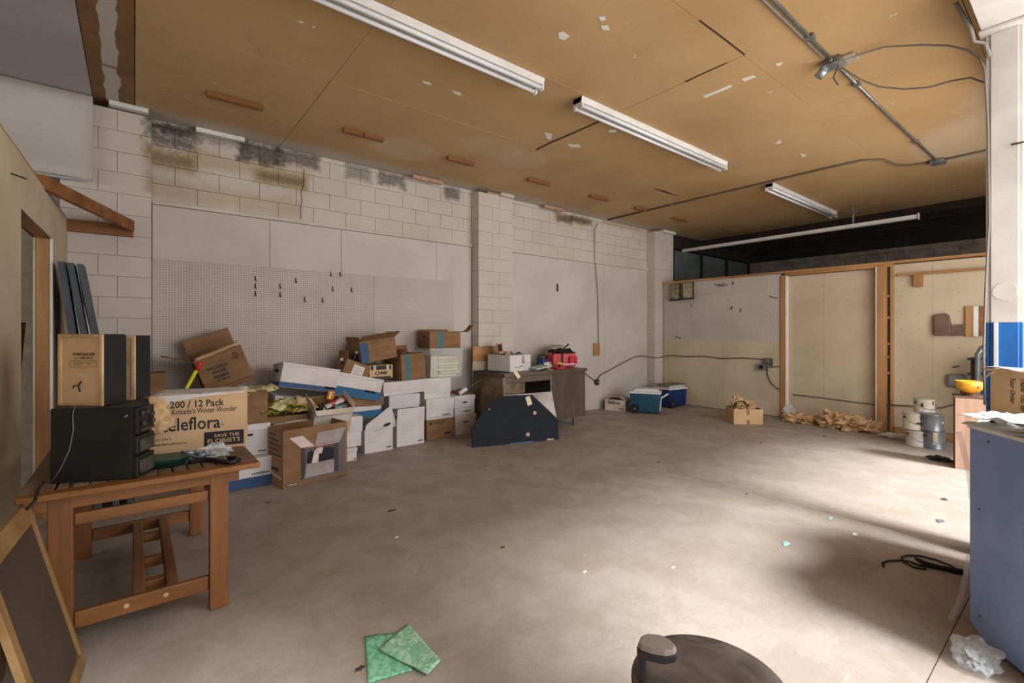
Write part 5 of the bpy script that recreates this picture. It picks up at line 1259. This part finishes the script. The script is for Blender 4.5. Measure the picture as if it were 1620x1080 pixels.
# black smudge tool on wall
solo('screwdriver', M().tube([ony(882, 449, 6.07), ony(882, 461, 6.07)], .012, 8), 'black_plastic', 'small black tool hanging on the white wall between the piers', 'tool')
# ------------------------------------------------------------------ coolers and small box at the far pier
p0, p1 = fl(957, 649), fl(987, 651)
p0 = fl(957, 649); yw = math.radians(-6)
def facebox(xl, xr, yb, yt, base=None):
    a = base or fl(xl, yb); return a
a = fl(957, 648); b = fl(989, 651)
t0 = a.x*ca+a.y*sa
yw = math.atan2(b.y-a.y, b.x-a.x); W = (b-a).to_2d().length; H = (648-631)*t0/F_PX
t = carton('small white carton with black lettering between desk and teal cooler', (a.x, a.y, a.z), (0, 0, yw), W, .30, H, m='box_white_dirty', closed=False, flaps=(('b', -80, .14), ('r', -65, .12), ('l', -70, .10)), inside='grey_cloth')
txt('SUBGROUGH', W*.62, H*.20, t, (W*.14, -.001, H*.60), FRONT, 'dark_print', bold=.05); txt('SINCE 1889', W*.34, H*.09, t, (W*.16, -.001, H*.84), FRONT, 'dark_print', bold=.03)
for k in range(3): part('printed_line', M().box((W*.68, -.001, H*(.10+.07*k)), (W*.94, 0, H*(.135+.07*k))), 'dark_print', t)
def cooler(label, a, b, H, D, m, tow=True):
    yw = math.atan2(b.y-a.y, b.x-a.x); W = (b-a).to_2d().length
    t = thing('cooler', label, 'cooler', (a.x, a.y, gz(a.x)), (0, 0, yw), 'wheeled coolers by the far pier')
    part('body', M().prism([(.015, .015, .02), (W-.015, .015, .02), (W, 0, H*.80), (0, 0, H*.80)], (0, D, 0)), m, t, .02)
    for k in range(5): part('rib', M().box((W*.22, -.001, .06+.045*k), (W*.80, .02, .075+.045*k)), m, t, .005)
    part('side_groove', M().prism([(W*.16, -.004, H*.35), (W*.20, -.004, H*.35), (W*.22, -.008, H*.78), (W*.15, -.008, H*.78)], (0, .03, 0)), m, t, .005)
    part('side_groove', M().prism([(W*.80, -.004, H*.30), (W*.83, -.004, H*.30), (W*.76, -.008, H*.78), (W*.70, -.008, H*.78)], (0, .03, 0)), m, t, .005)
    part('lid_rim', M().box((-.012, -.012, H*.80), (W+.012, D+.012, H*.89)), 'cooler_white', t, .012)
    part('lid', M().prism([(.03, .02, H*.89), (W-.02, .02, H*.89), (W-.06, .06, H), (.10, .06, H)], (0, D-.08, 0)), 'cooler_white', t, .015)
    for y in (-.012, D-.03): part('wheel', M().tube([(.09, y, .085), (.09, y+.045, .085)], .085, 20), 'rubber', t, .005)
    part('wheel_hub', M().tube([(.09, -.018, .085), (.09, -.010, .085)], .022, 12), 'galv', t)
    if tow:
        part('tow_handle', M().bar((W-.01, .03, .06), (W+.015, .0, H*.72), .035, .02), 'cooler_white', t, .005)
        part('tow_grip', M().bar((W+.01, .0, H*.66), (W+.13, -.02, H*.86), .035, .03), 'cooler_white', t, .008)
    return t
a, b = fl(996, 653), fl(1045, 656)
cooler('teal wheeled cooler with white lid in front of the far pier', a, b, (653-617)*(a.x*ca+a.y*sa)/F_PX+.03, .34, 'cooler_teal')
a, b = Vector((8.18, 5.27, 0)), Vector((8.74, 5.23, 0))
cooler('dark blue wheeled cooler behind the teal one', a, b, .44, .36, 'cooler_navy', False)
# brown cardboard on the coolers
solo('cardboard_flap', M().box((8.15, 5.25, gz(8.3)+.445), (8.75, 5.62, gz(8.3)+.453)), 'grey_cloth', 'grey brown dusty flap lying on the blue cooler', 'cardboard')

# ------------------------------------------------------------------ objects along the right partition
a, b = fl(1161, 671), fl(1207, 672); t_ = a.x*ca+a.y*sa
yw = math.atan2(b.y-a.y, b.x-a.x); W = (b-a).to_2d().length; H = (671-647)*t_/F_PX
t = carton('small open brown carton stuffed with crumpled kraft paper by the right wall', (a.x, a.y, a.z), (0, 0, yw), W, .36, H, m='cardboard_pale', closed=False)
part('tape', M().box((W*.44, -.001, H*.62), (W*.54, 0, H)), 'tape', t); part('tape', M().box((W*.44, -.001, 0), (W*.54, 0, H*.3)), 'tape', t)
Mt = Matrix.Translation(a) @ Matrix.Rotation(yw, 4, 'Z')
def inb(u, v, z): return Mt @ Vector((u*W, v, z))
solo('crumpled_paper', M().crumple(inb(.22, .16, H+.08), (.10, .10, .13), 21, 4, .45, 2.6), 'kraft', 'kraft paper wad standing high at the left in the small carton', 'paper', 'crumpled kraft paper')
solo('crumpled_paper', M().crumple(inb(.62, .17, H+.02), (.18, .12, .10), 22, 4, .45, 3), 'kraft', 'rounder kraft paper wad at the right in the small carton', 'paper', 'crumpled kraft paper')
solo('black_hoop', M().tube([inb(.30+.26*math.cos(k*PI/8), .07, H-.03+.15*math.sin(k*PI/8)) for k in range(9)], .010, 8), 'rubber', 'black hoop sticking out of the small carton of paper', 'hoop')
fz_ = lambda x: gz(x)+.003
c = fl(1262, 668)
for i, (px, py, sx, sy, sz, lb, n_) in enumerate(((1256, 667, .16, .18, .095, 'left half of the small kraft paper pile at the recessed bay', 31), (1279, 667, .16, .20, .085, 'right half of the small kraft paper pile at the recessed bay', 32), (1322, 674, .22, .24, .16, 'tall kraft paper heap at the left of the big pile in the bay', 33), (1350, 680, .24, .28, .135, 'largest crumpled kraft paper in the recessed bay', 34), (1377, 681, .16, .18, .13, 'kraft paper end nearest the double stud', 35))):
    p = fl(px, py); p.x = min(p.x, 8.66)
    solo('crumpled_paper', M().crumple(p+Vector((0, 0, sz*.55)), (sx, sy, sz), n_, 4, .55, 2.8, floor=fz_), 'kraft', lb, 'paper', 'crumpled kraft paper')
p = fl(1257, 661)
solo('clear_bag', M().crumple(Vector((8.80, p.y, gz(8.8)+.14)), (.06, .11, .12), 41, 3, .4, 2.5), 'plastic_clear', 'crumpled clear plastic tucked behind the small kraft paper pile', 'bag')
# white rag
p = fl(1420, 693)
solo('white_rag', M().crumple(p+Vector((0, 0, .025)), (.10, .20, .04), 44, 4, .5, 2.5, floor=fz_), 'paper_white', 'flat crumpled white rag on the floor left of the paint cans', 'rag')
# paint cans
def can(px, pyb, wpx, hpx, m, label, zb=None, base=None, splash=None, handle=False, lid='can_grey'):
    if base is None:
        p = fl(px, pyb)
    else: p = base
    t_ = p.x*ca+p.y*sa; r = wpx*t_/F_PX/2; h = hpx*t_/F_PX
    t = thing('paint_can', label, 'paint can', (p.x, p.y, p.z), (0, 0, random.uniform(0, .4)), 'stacked paint cans')
    part('body', M().lathe([(0, 0), (r*.97, 0), (r, .006), (r*.97, .012), (r*.97, h-.014), (r, h-.008), (r, h)], 28), m, t)
    part('lid', M().lathe([(0, h-.006), (r*.85, h-.006), (r*.88, h+.003), (r*1.0, h+.002), (r*1.0, h-.002)], 28), lid, t)
    hv = Vector((-math.cos(YAW), -math.sin(YAW), 0)); sd = Vector((math.sin(YAW), -math.cos(YAW), 0))
    inv = Matrix.Rotation(-t.rotation_euler.z, 3, 'Z')
    ear = []
    for s_ in (-1, 1): part('ear', M().tube([inv @ (sd*s_*r*.95)+Vector((0, 0, h*.75)), inv @ (sd*s_*r*1.08)+Vector((0, 0, h*.75))], .014, 10), 'dusty_black', t)
    bl_ = 1 if handle else -1
    pts = [inv @ (sd*r*1.06*math.cos(k*PI/10)+hv*(0 if handle else r*1.05*math.sin(k*PI/10)))+Vector((0, 0, h*.75+bl_*r*(1.5 if handle else .75)*math.sin(k*PI/10))) for k in range(11)]
    part('bail_handle', M().tube(pts, .0028, 6), 'galv', t)
    if splash:
        for (ang, z0, w_, h_) in splash:
            m_ = M(); n = 5
            q = []
            for j in range(n+1):
                aa = math.pi+YAW+ang+(j/n-.5)*w_; q.append((r*1.0*math.cos(aa), r*1.0*math.sin(aa)))
            v_ = [inv @ Vector((x, y, z0*h)) for x, y in q]+[inv @ Vector((x, y, (z0+h_)*h)) for x, y in q]
            m_.add(v_, [(j, j+1, n+2+j, n+1+j) for j in range(n)]); part('paint_drip' if m != 'can_cream' else 'label_print', m_, 'dusty_black' if m in ('can_cream', 'can_white') else 'can_cream', t)
    return t, p, h
_, pA, hA = can(1449.5, 704.5, 27.5, 25, 'can_white', 'white paint can on the floor, bottom left of the stack', splash=((.5, .72, .22, .16),))
_, pB, hB = can(1477.5, 708.5, 28, 27, 'can_grey', 'dark grey metal paint can on the floor, bottom right of the stack', splash=((-.6, .3, .4, .7),))
_, pC_, hC = can(1449.5, 0, 27.5, 25.5, 'can_cream', 'cream paint can with printed marks, middle left of the stack', base=pA+Vector((.0, .03, hA+.006)), splash=((-.2, .35, .5, .14), (.1, .62, .25, .14), (.6, .12, .2, .18)))
can(1477.5, 0, 29.5, 26, 'can_grey', 'grey paint can with raised handle, middle right of the stack', base=pB+Vector((.0, .02, hB+.006)), handle=True, splash=((.3, .5, .2, .1),))
# back one: on a hidden pair
_, pD, hD = can(0, 0, 27, 24, 'can_white', 'bottom can at the back of the paint stack, behind the front row', base=Vector((8.30, onx(1462, 680, 8.30).y, gz(8.3))))
_, pE, hE = can(0, 0, 27, 24, 'can_white', 'middle can at the back of the paint stack, under the top cream one', base=pD+Vector((0, 0, hD+.006)))
_, pF, hF = can(1462, 0, 27, 22, 'can_cream', 'cream paint can at the top back of the stack', base=pE+Vector((0, 0, hE+.006)), splash=((.2, .6, .15, .3), (-.9, .45, .25, .3)))

# laminate pedestal with bowl
a, b = fl(1511, 741), fl(1547, 746)
t_ = a.x*ca+a.y*sa; H = (741-629)*t_/F_PX
yw = math.atan2(b.y-a.y, b.x-a.x)
t = thing('laminate_pedestal', 'tall narrow wood-grain laminate pedestal beyond the blue cabinet', 'pedestal', (a.x, a.y, a.z), (0, 0, yw))
W = max(.30, (b-a).to_2d().length)
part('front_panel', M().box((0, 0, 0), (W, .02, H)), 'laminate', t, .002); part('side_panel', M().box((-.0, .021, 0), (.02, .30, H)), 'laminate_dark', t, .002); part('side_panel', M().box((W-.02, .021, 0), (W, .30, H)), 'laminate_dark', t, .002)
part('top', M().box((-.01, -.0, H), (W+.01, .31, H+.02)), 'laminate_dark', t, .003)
c = Matrix.Translation(a) @ Matrix.Rotation(yw, 4, 'Z') @ Vector((.125, .14, H+.021))
t = thing('yellow_bowl', 'yellow painted footed bowl on the laminate pedestal', 'bowl', c)
r = 18*(c.x*ca+c.y*sa)/F_PX
part('bowl', M().lathe([(r*.35, .03), (r*.62, .045), (r*.92, .10), (r, .16), (r*.95, .16), (r*.85, .105), (r*.5, .06), (0, .05)], 32), 'bowl_yellow', t)
part('foot', M().lathe([(0, 0), (r*.52, 0), (r*.50, .015), (r*.35, .03), (0, .03)], 24), 'bowl_foot', t)
part('flower_patch', M().crumple((-r*.62, -r*.62, .105), (.02, .02, .02), 3, 2, .2), 'pink_red', t)
# dark heap at pedestal foot
p = fl(1501, 733)
solo('dark_rag', M().crumple(p+Vector((.1, .1, .02)), (.10, .12, .035), 61, 3, .5, 2.5, floor=fz_), 'dusty_black', 'small dark rag on the floor left of the laminate pedestal', 'rag')
# gauge, pipes and dark shelf behind pedestal
p = onx(1513, 602, 8.84)
t = thing('wall_gauge', 'grey rounded timer box on the right drywall above the pedestal', 'electrical box', p)
part('case', M().box((-.03, -.10, -.09), (.05, .10, .09)), 'cable_grey', t, .03); part('face', M().box((-.036, -.07, -.06), (-.031, .07, .06)), 'can_grey', t, .002)
part('cord', M().tube([(0, -.04, -.09), (0, -.06, -.2), (0.02, -.12, -.3)], .012, 6), 'cable_dark', t)
x_ = 8.55
pa = onx(1537, 560, x_); 
t = thing('metal_rack', 'dark metal rack with bent grey pipe between pedestal and post', 'rack', (x_, pa.y, gz(8.5)))
ys = [onx(px, 600, x_).y for px in (1541, 1552, 1590)]
part('upright', M().box((x_-.03, ys[0]-.03, gz(8.5)), (x_+.03, ys[0]+.03, onx(1541, 566, x_).z)), 'dusty_black', t, .003, world=True)
part('upright', M().box((x_-.03, ys[2]-.03, gz(8.5)), (x_+.03, ys[2]+.03, onx(1541, 566, x_).z)), 'dusty_black', t, .003, world=True)
for pz in (566, 590, 620, 660): part('shelf', M().box((x_-.05, ys[2]-.05, onx(1541, pz, x_).z-.03), (x_+.25, ys[0]+.06, onx(1541, pz, x_).z)), 'dusty_black', t, .003, world=True)
zz = onx(1548, 545, x_-.1).z
part('bent_pipe', M().tube([(x_-.1, onx(1547, 600, x_-.1).y, gz(8.5)+.05), (x_-.1, onx(1547, 600, x_-.1).y, zz-.12), (x_-.1, onx(1549, 600, x_-.1).y-.03, zz-.03), (x_-.1, onx(1555, 600, x_-.1).y, zz), (x_-.1, onx(1562, 600, x_-.1).y, zz-.08)], .03, 10), 'can_grey', t, world=True)
# brown upholstered arm shape and wood pieces on the drywall
def wallpoly(pts, X): return [onx(px, py, X) for px, py in pts]
t = thing('upholstered_arm', 'brown padded chair arm hanging on the right drywall', 'chair', onx(1500, 530, 8.82))
part('arm', M().prism(wallpoly([(1477, 529), (1476, 502), (1479, 497), (1496, 495), (1501, 499), (1504, 513), (1504, 530), (1480, 531)], 8.83), (.066, 0, 0)), 'arm_brown', t, .02, world=True)
part('seat', M().prism(wallpoly([(1504, 531), (1504, 514), (1526, 513), (1526, 530)], 8.84), (.056, 0, 0)), 'arm_brown', t, .008, world=True)
t = thing('wood_sample', 'orange wood board with white strip beside the brown padded arm', 'board', onx(1535, 530, 8.86))
part('wood', M().prism(wallpoly([(1527, 532), (1527, 484), (1539, 484), (1539, 532)], 8.86), (.035, 0, 0)), 'pine', t, .003, world=True)
part('white_strip', M().prism(wallpoly([(1539.5, 532), (1539.5, 484), (1548, 484), (1548, 532)], 8.86), (.035, 0, 0)), 'drywall_edge', t, .003, world=True)
part('red_strip', M().prism(wallpoly([(1548.5, 531), (1548.5, 484), (1556, 484), (1556, 531)], 8.86), (.035, 0, 0)), 'pine_old', t, .003, world=True)
solo('dark_hook', M().tube([onx(1507, 581, 8.87), onx(1512, 580, 8.85), onx(1518, 579, 8.86)], .008, 6), 'cable_dark', 'dark little hook on the right drywall above the timer box', 'hook')

# ------------------------------------------------------------------ steel post and beam on the right
pt = struct('trim_4', None)
xa = 4.30; ya_ = [onx(px, 500, xa).y for px in (1567, 1612)]
HW = .105; PZT = 3.34
zs = onx(1580, 510, xa).z
def pw(nm, a, b, m, bv=.004): return part(nm, M().box(a, b), m, pt, bv)
for z0, z1, m_ in ((gz(4.4)-.02, zs, 'post_blue'), (zs, PZT, 'post_white')):
    pw('flange', (xa, ya_[1], z0), (xa+.012, ya_[0], z1), m_)
    pw('web', (xa+.012, (ya_[0]+ya_[1])/2-.08, z0), (xa+.24, (ya_[0]+ya_[1])/2+.085, z1), m_)
    pw('flange', (xa+.24, ya_[1], z0), (xa+.252, ya_[0], z1), m_)
    pw('side_plate', (xa+.02, ya_[0]-.012, z0), (xa+.23, ya_[0]+.005, z1), m_, .003)
yc_ = (ya_[0]+ya_[1])/2
pw('cap_plate', (xa-.06, ya_[1]-.05, PZT), (xa+.30, ya_[0]+.05, PZT+.02), 'post_white')
o = part('patch_plate', M().lathe([(.055, 0), (.055, .003)], 24, smooth=False), 'post_white', pt); o.location = (xa, yc_, onx(1588, 461, xa).z); o.rotation_euler = (0, -PI/2, 0)
pw('base_plate', (xa-.05, ya_[1]-.06, gz(4.4)-.01), (xa+.30, ya_[0]+.06, gz(4.4)+.015), 'post_blue')
pw('conduit_strip', (xa-.012, ya_[0]-.035, 1.0), (xa-.001, ya_[0]-.015, zs), 'white_metal', .002)
bm_ = struct('trim_5', None)
def bw(nm, a, b, m='post_white'): return part(nm, M().box(a, b), m, bm_, .003)
for x0, x1 in ((-5.9, 4.24), (4.6, 10)):
    pass
bw('lower_flange', (-5.9, yc_-.10, PZT+.022), (9.9, yc_+.10, PZT+.038)); bw('web', (-5.9, yc_-.008, PZT+.038), (9.9, yc_+.008, ZC-.012)); bw('upper_flange', (-5.9, yc_-.09, ZC-.016), (9.9, yc_+.09, ZC-.002))
for x in (xa+.02, xa+.23): bw('stiffener', (x, yc_-.09, PZT+.038), (x+.01, yc_+.09, ZC-.016))
for x in (xa-.02, xa+.27):
    for s_ in (-1, 1): bw('bolt', (x-.012, yc_+s_*.07-.012, PZT+.038), (x+.012, yc_+s_*.07+.012, PZT+.05), 'galv')
solo('conduit', M().tube([onx(1512, 4, xa-.2), onx(1536, 45, xa-.1), onx(1541, 66, xa-.06), Vector((xa-.03, ya_[0]+.02, PZT-.06)), Vector((xa-.012, ya_[0]+.0, PZT-.15))], .012, 8), 'cable_grey', 'grey conduit following the beam down to the white post', 'conduit')
solo('steel_rod', M().tube([Vector((xa-.02, yc_-.03, onx(1590, 232, xa).z)), Vector((xa-.03, yc_-.12, onx(1610, 229, xa).z)), Vector((xa-.0, yc_-.5, onx(1610, 226, xa).z+.02))], .006, 6), 'cable_brown', 'thin rod poking out from the white post to the right', 'rod')

# ------------------------------------------------------------------ blue cabinet with papers and printed carton
a = fl(1534, 1004); b = fl(1618, 1074); yw = math.atan2(b.y-a.y, b.x-a.x); d_ = (b-a).normalized()
t_ = a.x*ca+a.y*sa; H = (1004-677)*t_/F_PX
# face runs from a towards the camera side; local +x along the face, +y to its back
Wb_ = .46; Db_ = .60
t = thing('blue_cabinet', 'large slate-blue wooden cabinet at the right edge of the picture', 'cabinet', (a.x, a.y, a.z), (0, 0, yw))
ft = .07
nb = Vector((-math.sin(yw), math.cos(yw), 0)); be = a+Vector((math.cos(yw), math.sin(yw), 0))*Wb_
part('face_panel', M().prism([(0, 0, ft), (.08, 0, .035), (.10, 0, .03), (Wb_, 0, .03), (Wb_, 0, H), (0, 0, H)], (0, .018, 0)), 'cabinet_blue', t, .002)
a2, b2 = a+nb*.019, be+nb*.019
foot = [(a2.x, a2.y), (b2.x, b2.y), (2.84, -.48), (4.18, -.48), (4.18, .36), (a2.x+.06, .36)]
part('carcass', M().prism([(x, y, a.z+.08) for x, y in foot], (0, 0, H-.092)), 'cabinet_blue', t, .003, world=True)
foot = [(a.x+.01, a.y+.01), (be.x-.01, be.y), (2.80, -.5), (4.19, -.5), (4.19, .372), (a.x+.06, .385)]
part('top', M().prism([(x, y, a.z+H) for x, y in foot], (0, 0, .018)), 'drywall_edge', t, .003, world=True)
for x in (.10, Wb_-.12):
    for y in (.03, Db_-.08): part('foot', M().box((x, y, 0), (x+.045, y+.045, .08)), 'orange', t, .003)
for u, v in ((.25, .96), (.13, .63), (.14, .13)): part('screw_hole', M().tube([(u*Wb_, -.001, v*H), (u*Wb_, .004, v*H)], .006, 8), 'brown_print', t)
ct = Matrix.Translation(a) @ Matrix.Rotation(yw, 4, 'Z')
def cp_(x, y, z): return ct @ Vector((x, y, z))
T0 = H+.019
for i, (x, y, sx, sy, hh, rr, lb) in enumerate(((.13, .12, .16, .13, .012, .1, 'wide crumpled white sheet along the front edge of the blue cabinet top'), (.05, .20, .12, .12, .035, -.2, 'white sheet bunched at the left corner of the blue cabinet'), (.34, .12, .17, .13, .03, .1, 'white wrapping paper with lifted edge on the blue cabinet'), (.06, .07, .10, .09, .018, .3, 'torn paper corner hanging over the cabinet edge'), (.38, .06, .14, .10, .012, -.2, 'lower paper sheet at the right end of the cabinet top'), (.24, .06, .14, .09, .010, -.1, 'thin grey-white paper under the other sheets on the cabinet'))):
    c = cp_(x, y, T0+.010+.012*i); dx = (ct.to_3x3() @ Vector((math.cos(rr), math.sin(rr), .0)))*sx; dy = (ct.to_3x3() @ Vector((-math.sin(rr), math.cos(rr), .08)))*sy
    solo('paper_sheet', M().sheet(c-dx-dy, c+dx-dy, c+dx+dy, c-dx+dy, 12, 10, .0015, hh, 3.5, i+70), 'paper_white', lb, 'paper', 'papers on the blue cabinet')
c = cp_(.09, .42, T0)
q = [at(1552, 662, 2.55), at(1589, 664, 2.45), at(1566, 646, 2.58), at(1553, 650, 2.6)]
solo('paper_sheet', M().sheet(cp_(.02, .34, T0+.09), cp_(.20, .22, T0+.085), cp_(.16, .36, T0+.17), cp_(.07, .40, T0+.16), 6, 6, .0015, .02, 3, 90), 'paper_white', 'upright folded white paper before the thank-you carton', 'paper', 'papers on the blue cabinet')
# carton with script lettering
tb_ = 2.50
A = at(1565, 583, tb_); zt_ = A.z
A0 = cp_(.12, .40, T0)
# place so that its left edge falls on x = 1566
for it in range(40):
    tt_ = A0.x*ca+A0.y*sa; px = CX+F_PX*(A0.x*sa-A0.y*ca)/tt_; A0 += (ct.to_3x3() @ Vector((1, 0, 0)))*(1566-px)*.0008
tt_ = A0.x*ca+A0.y*sa; Hb = (EYE-(586-HZ)*tt_/F_PX)-T0-a.z
A0.z = a.z+T0+.001
yb2 = yw+math.radians(14)
t = carton('brown carton with thank-you script printed sideways on the blue cabinet', A0, (0, 0, yb2), .46, .34, Hb, m='cardboard_pale', tape=False)
part('lid_flap', M().box((-.02, -.02, Hb), (.48, .30, Hb+.012)), 'cardboard_pale', t, .003); part('torn_strip', M().sheet((-.04, -.025, Hb+.013), (.46, -.025, Hb+.013), (.46, .04, Hb+.018), (-.04, .04, Hb+.018), 12, 3, .002, .012), 'paper_white', t)
part('torn_strip', M().sheet((-.012, -.012, Hb*.80), (.03, -.012, Hb*.98), (.03, .01, Hb), (-.012, .01, Hb), 3, 3, .002, .005), 'paper_white', t)
for s_, x_, w_ in (('Thank You for', .155, .78), ('Your Order', .105, .62)):
    o = txt(s_, w_*Hb, .026, t, (x_, -.001, Hb*.86), (PI/2, PI/2, 0), 'dark_print', shear=.45, bold=.012)
# grey tin behind the carton
p = at(1556, 640, 2.9)
t = thing('grey_tin', 'pale grey tin standing behind the papers on the blue cabinet', 'tin', cp_(.07, .62, T0))
part('body', M().box((-.02, 0, 0), (.10, .10, .13)), 'can_grey', t, .004); part('lid', M().box((-.024, -.004, .13), (.104, .104, .15)), 'cooler_white', t, .003)
# translucent tubing strips at the cabinet edge
solo('plastic_tubing', M().tube([at(1517, 684, 2.3), at(1521, 700, 2.31), at(1528, 725, 2.33), at(1533, 745, 2.35), at(1538, 790, 2.38)], .012, 8), 'plastic_clear', 'upper strip of clear tubing beside the blue cabinet edge', 'tubing', 'clear tubing at the cabinet')
pa = fl(1503, 984)
solo('plastic_tubing', M().tube([pa+Vector((0, 0, .012)), fl(1511, 968)+Vector((0, 0, .012)), at(1520, 945, 2.42), at(1527, 915, 2.38), at(1533, 880, 2.36)], .012, 8), 'plastic_clear', 'lower strip of clear tubing curling to the floor at the cabinet', 'tubing', 'clear tubing at the cabinet')
# plastic bag on the floor
c = fl(1546, 1052)
t = thing('plastic_bag', 'crumpled clear plastic bag on the floor at the foot of the blue cabinet', 'bag', c)
part('film', M().crumple((0, 0, .045), (.125, .085, .058), 71, 4, .28, 1.8, floor=.0), 'plastic_clear', t); part('contents', M().crumple((-.01, 0, .03), (.04, .03, .022), 72, 3, .4, 3, floor=.002), 'grey_cloth', t)
# ------------------------------------------------------------------ floor litter
P = [fl(*p) for p in ((577, 1008), (640, 1000), (652, 1062), (582, 1082))]
solo('foam_sheet', M().sheet(P[3]+Vector((0, 0, .003)), P[2]+Vector((0, 0, .003)), P[1]+Vector((0, 0, .003)), P[0]+Vector((0, 0, .003)), 16, 12, .005, .003, 5, 1), 'foam_green', 'lower darker green foam sheet on the concrete floor', 'foam sheet', 'green foam sheets on the floor')
P = [fl(*p) for p in ((598, 1032), (645, 990), (697, 1052), (676, 1073))]
solo('foam_sheet', M().sheet(P[0]+Vector((0, 0, .013)), P[3]+Vector((0, 0, .015)), P[2]+Vector((0, 0, .018)), P[1]+Vector((0, 0, .010)), 16, 12, .005, .003, 5, 2), 'foam_pale', 'upper paler green foam sheet overlapping the darker one', 'foam sheet', 'green foam sheets on the floor')
# black cable with handle
q = [fl(px, py)+Vector((0, 0, .008)) for px, py in ((1398, 898), (1396, 892), (1404, 889), (1425, 888), (1440, 890), (1453, 896), (1466, 897), (1462, 902), (1445, 899), (1430, 890), (1426, 883), (1436, 880), (1455, 881), (1480, 887), (1505, 897), (1523, 907))]
t = thing('air_hose', 'thin black cable with thick handle coiled on the floor near the cabinet', 'cable', q[0])
part('cable', M().tube(q, .006, 7), 'rubber', t, world=True)
q = [fl(px, py)+Vector((0, 0, .016)) for px, py in ((1449, 887), (1465, 896), (1490, 902), (1524, 909))]
part('handle', M().tube(q, .016, 9, rs=[.010, .017, .014, .018]), 'rubber', t, world=True)
# teal scraps, stones and chips
for i, (px, py, r, m_, lb) in enumerate(((1243, 860, .035, 'cover_teal', 'teal scrap with tail on the floor near the shadow edge'), (1313, 820, .025, 'cover_teal', 'small pale teal scrap near the slab joint'), (1352, 846, .025, 'paper_white', 'white sliver just past the slab joint'), (1042, 731, .02, 'dusty_black', 'dark chip on the floor in front of the desk'), (619, 808, .03, 'dusty_black', 'dark oval stain chip on the floor before the white cartons'), (795, 866, .015, 'dusty_black', 'little dark crumb in the middle of the floor'), (1065, 898, .015, 'paper_white', 'small white crumb in the middle of the floor'), (925, 905, .012, 'paper_white', 'tiny white crumb left of the small white one'), (1181, 782, .012, 'dusty_black', 'tiny dark chip near the far slab'), (570, 1058, .02, 'dusty_black', 'dark broken ring beside the green foam'), (424, 795, .015, 'dusty_black', 'dark little wedge on the floor before the wardrobe carton'), (1305, 690, .03, 'dusty_black', 'dark chip in front of the kraft paper pile'), (1494, 790, .03, 'dusty_black', 'dark leaf-like chip on the bright slab'), (1487, 824, .035, 'can_grey', 'grey smear-like chip on the bright slab'), (1204, 700, .02, 'dusty_black', 'dark chip on the floor right of the small carton'), (628, 850, .01, 'paper_white', 'white speck beside the dark oval chip'))):
    p = fl(px, py)
    m = M().crumple(p+Vector((0, 0, .003)), (r*1.4, r*.7, .006), 100+i, 2, .5, 2, floor=lambda x: gz(x)+.001)
    solo('floor_debris', m, m_, lb, 'debris', 'bits of litter on the floor')
# ------------------------------------------------------------------ office stool in the foreground
tc_ = 1.28; c = at(1122, 1000, tc_); zs_ = EYE-(1080-HZ)*tc_/F_PX; zs_ = .49
t = thing('swivel_stool', 'dusty grey swivel chair seat with pale armrest at the bottom of the picture', 'chair', (c.x, c.y, gz(1)))
sx_ = 1.0
g0 = gz(1)
part('seat', M().lathe([(0, .445), (.17, .445), (.195, .46), (.203, .478), (.198, .490), (.15, .497), (0, .499)], 56), 'chair_grey', t)
part('seat_rim', M().lathe([(.198, .452), (.2055, .462), (.2055, .474), (.199, .482)], 56), 'chair_dark', t)
part('gas_column', M().tube([(0, 0, .10), (0, 0, .445)], .025, 14), 'galv', t)
for k in range(5):
    a_ = k*2*PI/5; d = Vector((math.cos(a_), math.sin(a_), 0))
    part('base_leg', M().bar(d*.03+Vector((0, 0, .11)), d*.27+Vector((0, 0, .07)), .045, .03), 'chair_dark', t, .006); part('caster', M().tube([d*.27+Vector((-.015, 0, .027)), d*.27+Vector((.015, 0, .027))], .026, 14), 'rubber', t)
# armrest: a curved upright block left of the seat, its top at about z = .62
za_ = .585
top = [onz(px, py, za_) for px, py in ((1008, 1022), (1013, 1011), (1024, 1007), (1045, 1009), (1062, 1018), (1071, 1028), (1068, 1035), (1052, 1038), (1030, 1034), (1014, 1028))]
inv_t = Vector((c.x, c.y, gz(1)))
cen = sum(top, Vector())/len(top)
top_i = [cen+(p-cen)*.93+Vector((0, 0, .012)) for p in top]
n = len(top)
part('arm_pad', M().add(top+top_i, [(i, (i+1) % n, n+(i+1) % n, n+i) for i in range(n)]+[tuple(range(n, 2*n))]), 'chair_pale', t, .004, world=True)
top_o = [cen+(p-cen)*1.03 for p in top]; bot_o = [q-Vector((0, 0, .022)) for q in top_o]
part('arm_shell', M().add([q-Vector((0, 0, .001)) for q in top_o]+bot_o, [(i, (i+1) % n, n+(i+1) % n, n+i) for i in range(n)]+[tuple(range(n)), tuple(range(2*n-1, n-1, -1))]), 'chair_dark', t, .004, world=True)
up = [onz(px, py, za_-.02) for px, py in ((1009, 1026), (1011, 1016), (1019, 1018), (1023, 1030), (1016, 1034))]
lo_ = [Vector((p.x, p.y, .40)) for p in up]; n = 5
part('arm_upright', M().add(up+lo_, [(i, (i+1) % n, n+(i+1) % n, n+i) for i in range(n)]+[tuple(range(n)), tuple(range(2*n-1, n-1, -1))]), 'chair_dark', t, .006, world=True)
cen = sum(lo_, Vector())/n
part('arm_bracket', M().bar(Vector((cen.x, cen.y, .42)), Vector((c.x, c.y, .42)), .06, .03), 'chair_dark', t, .004, world=True)
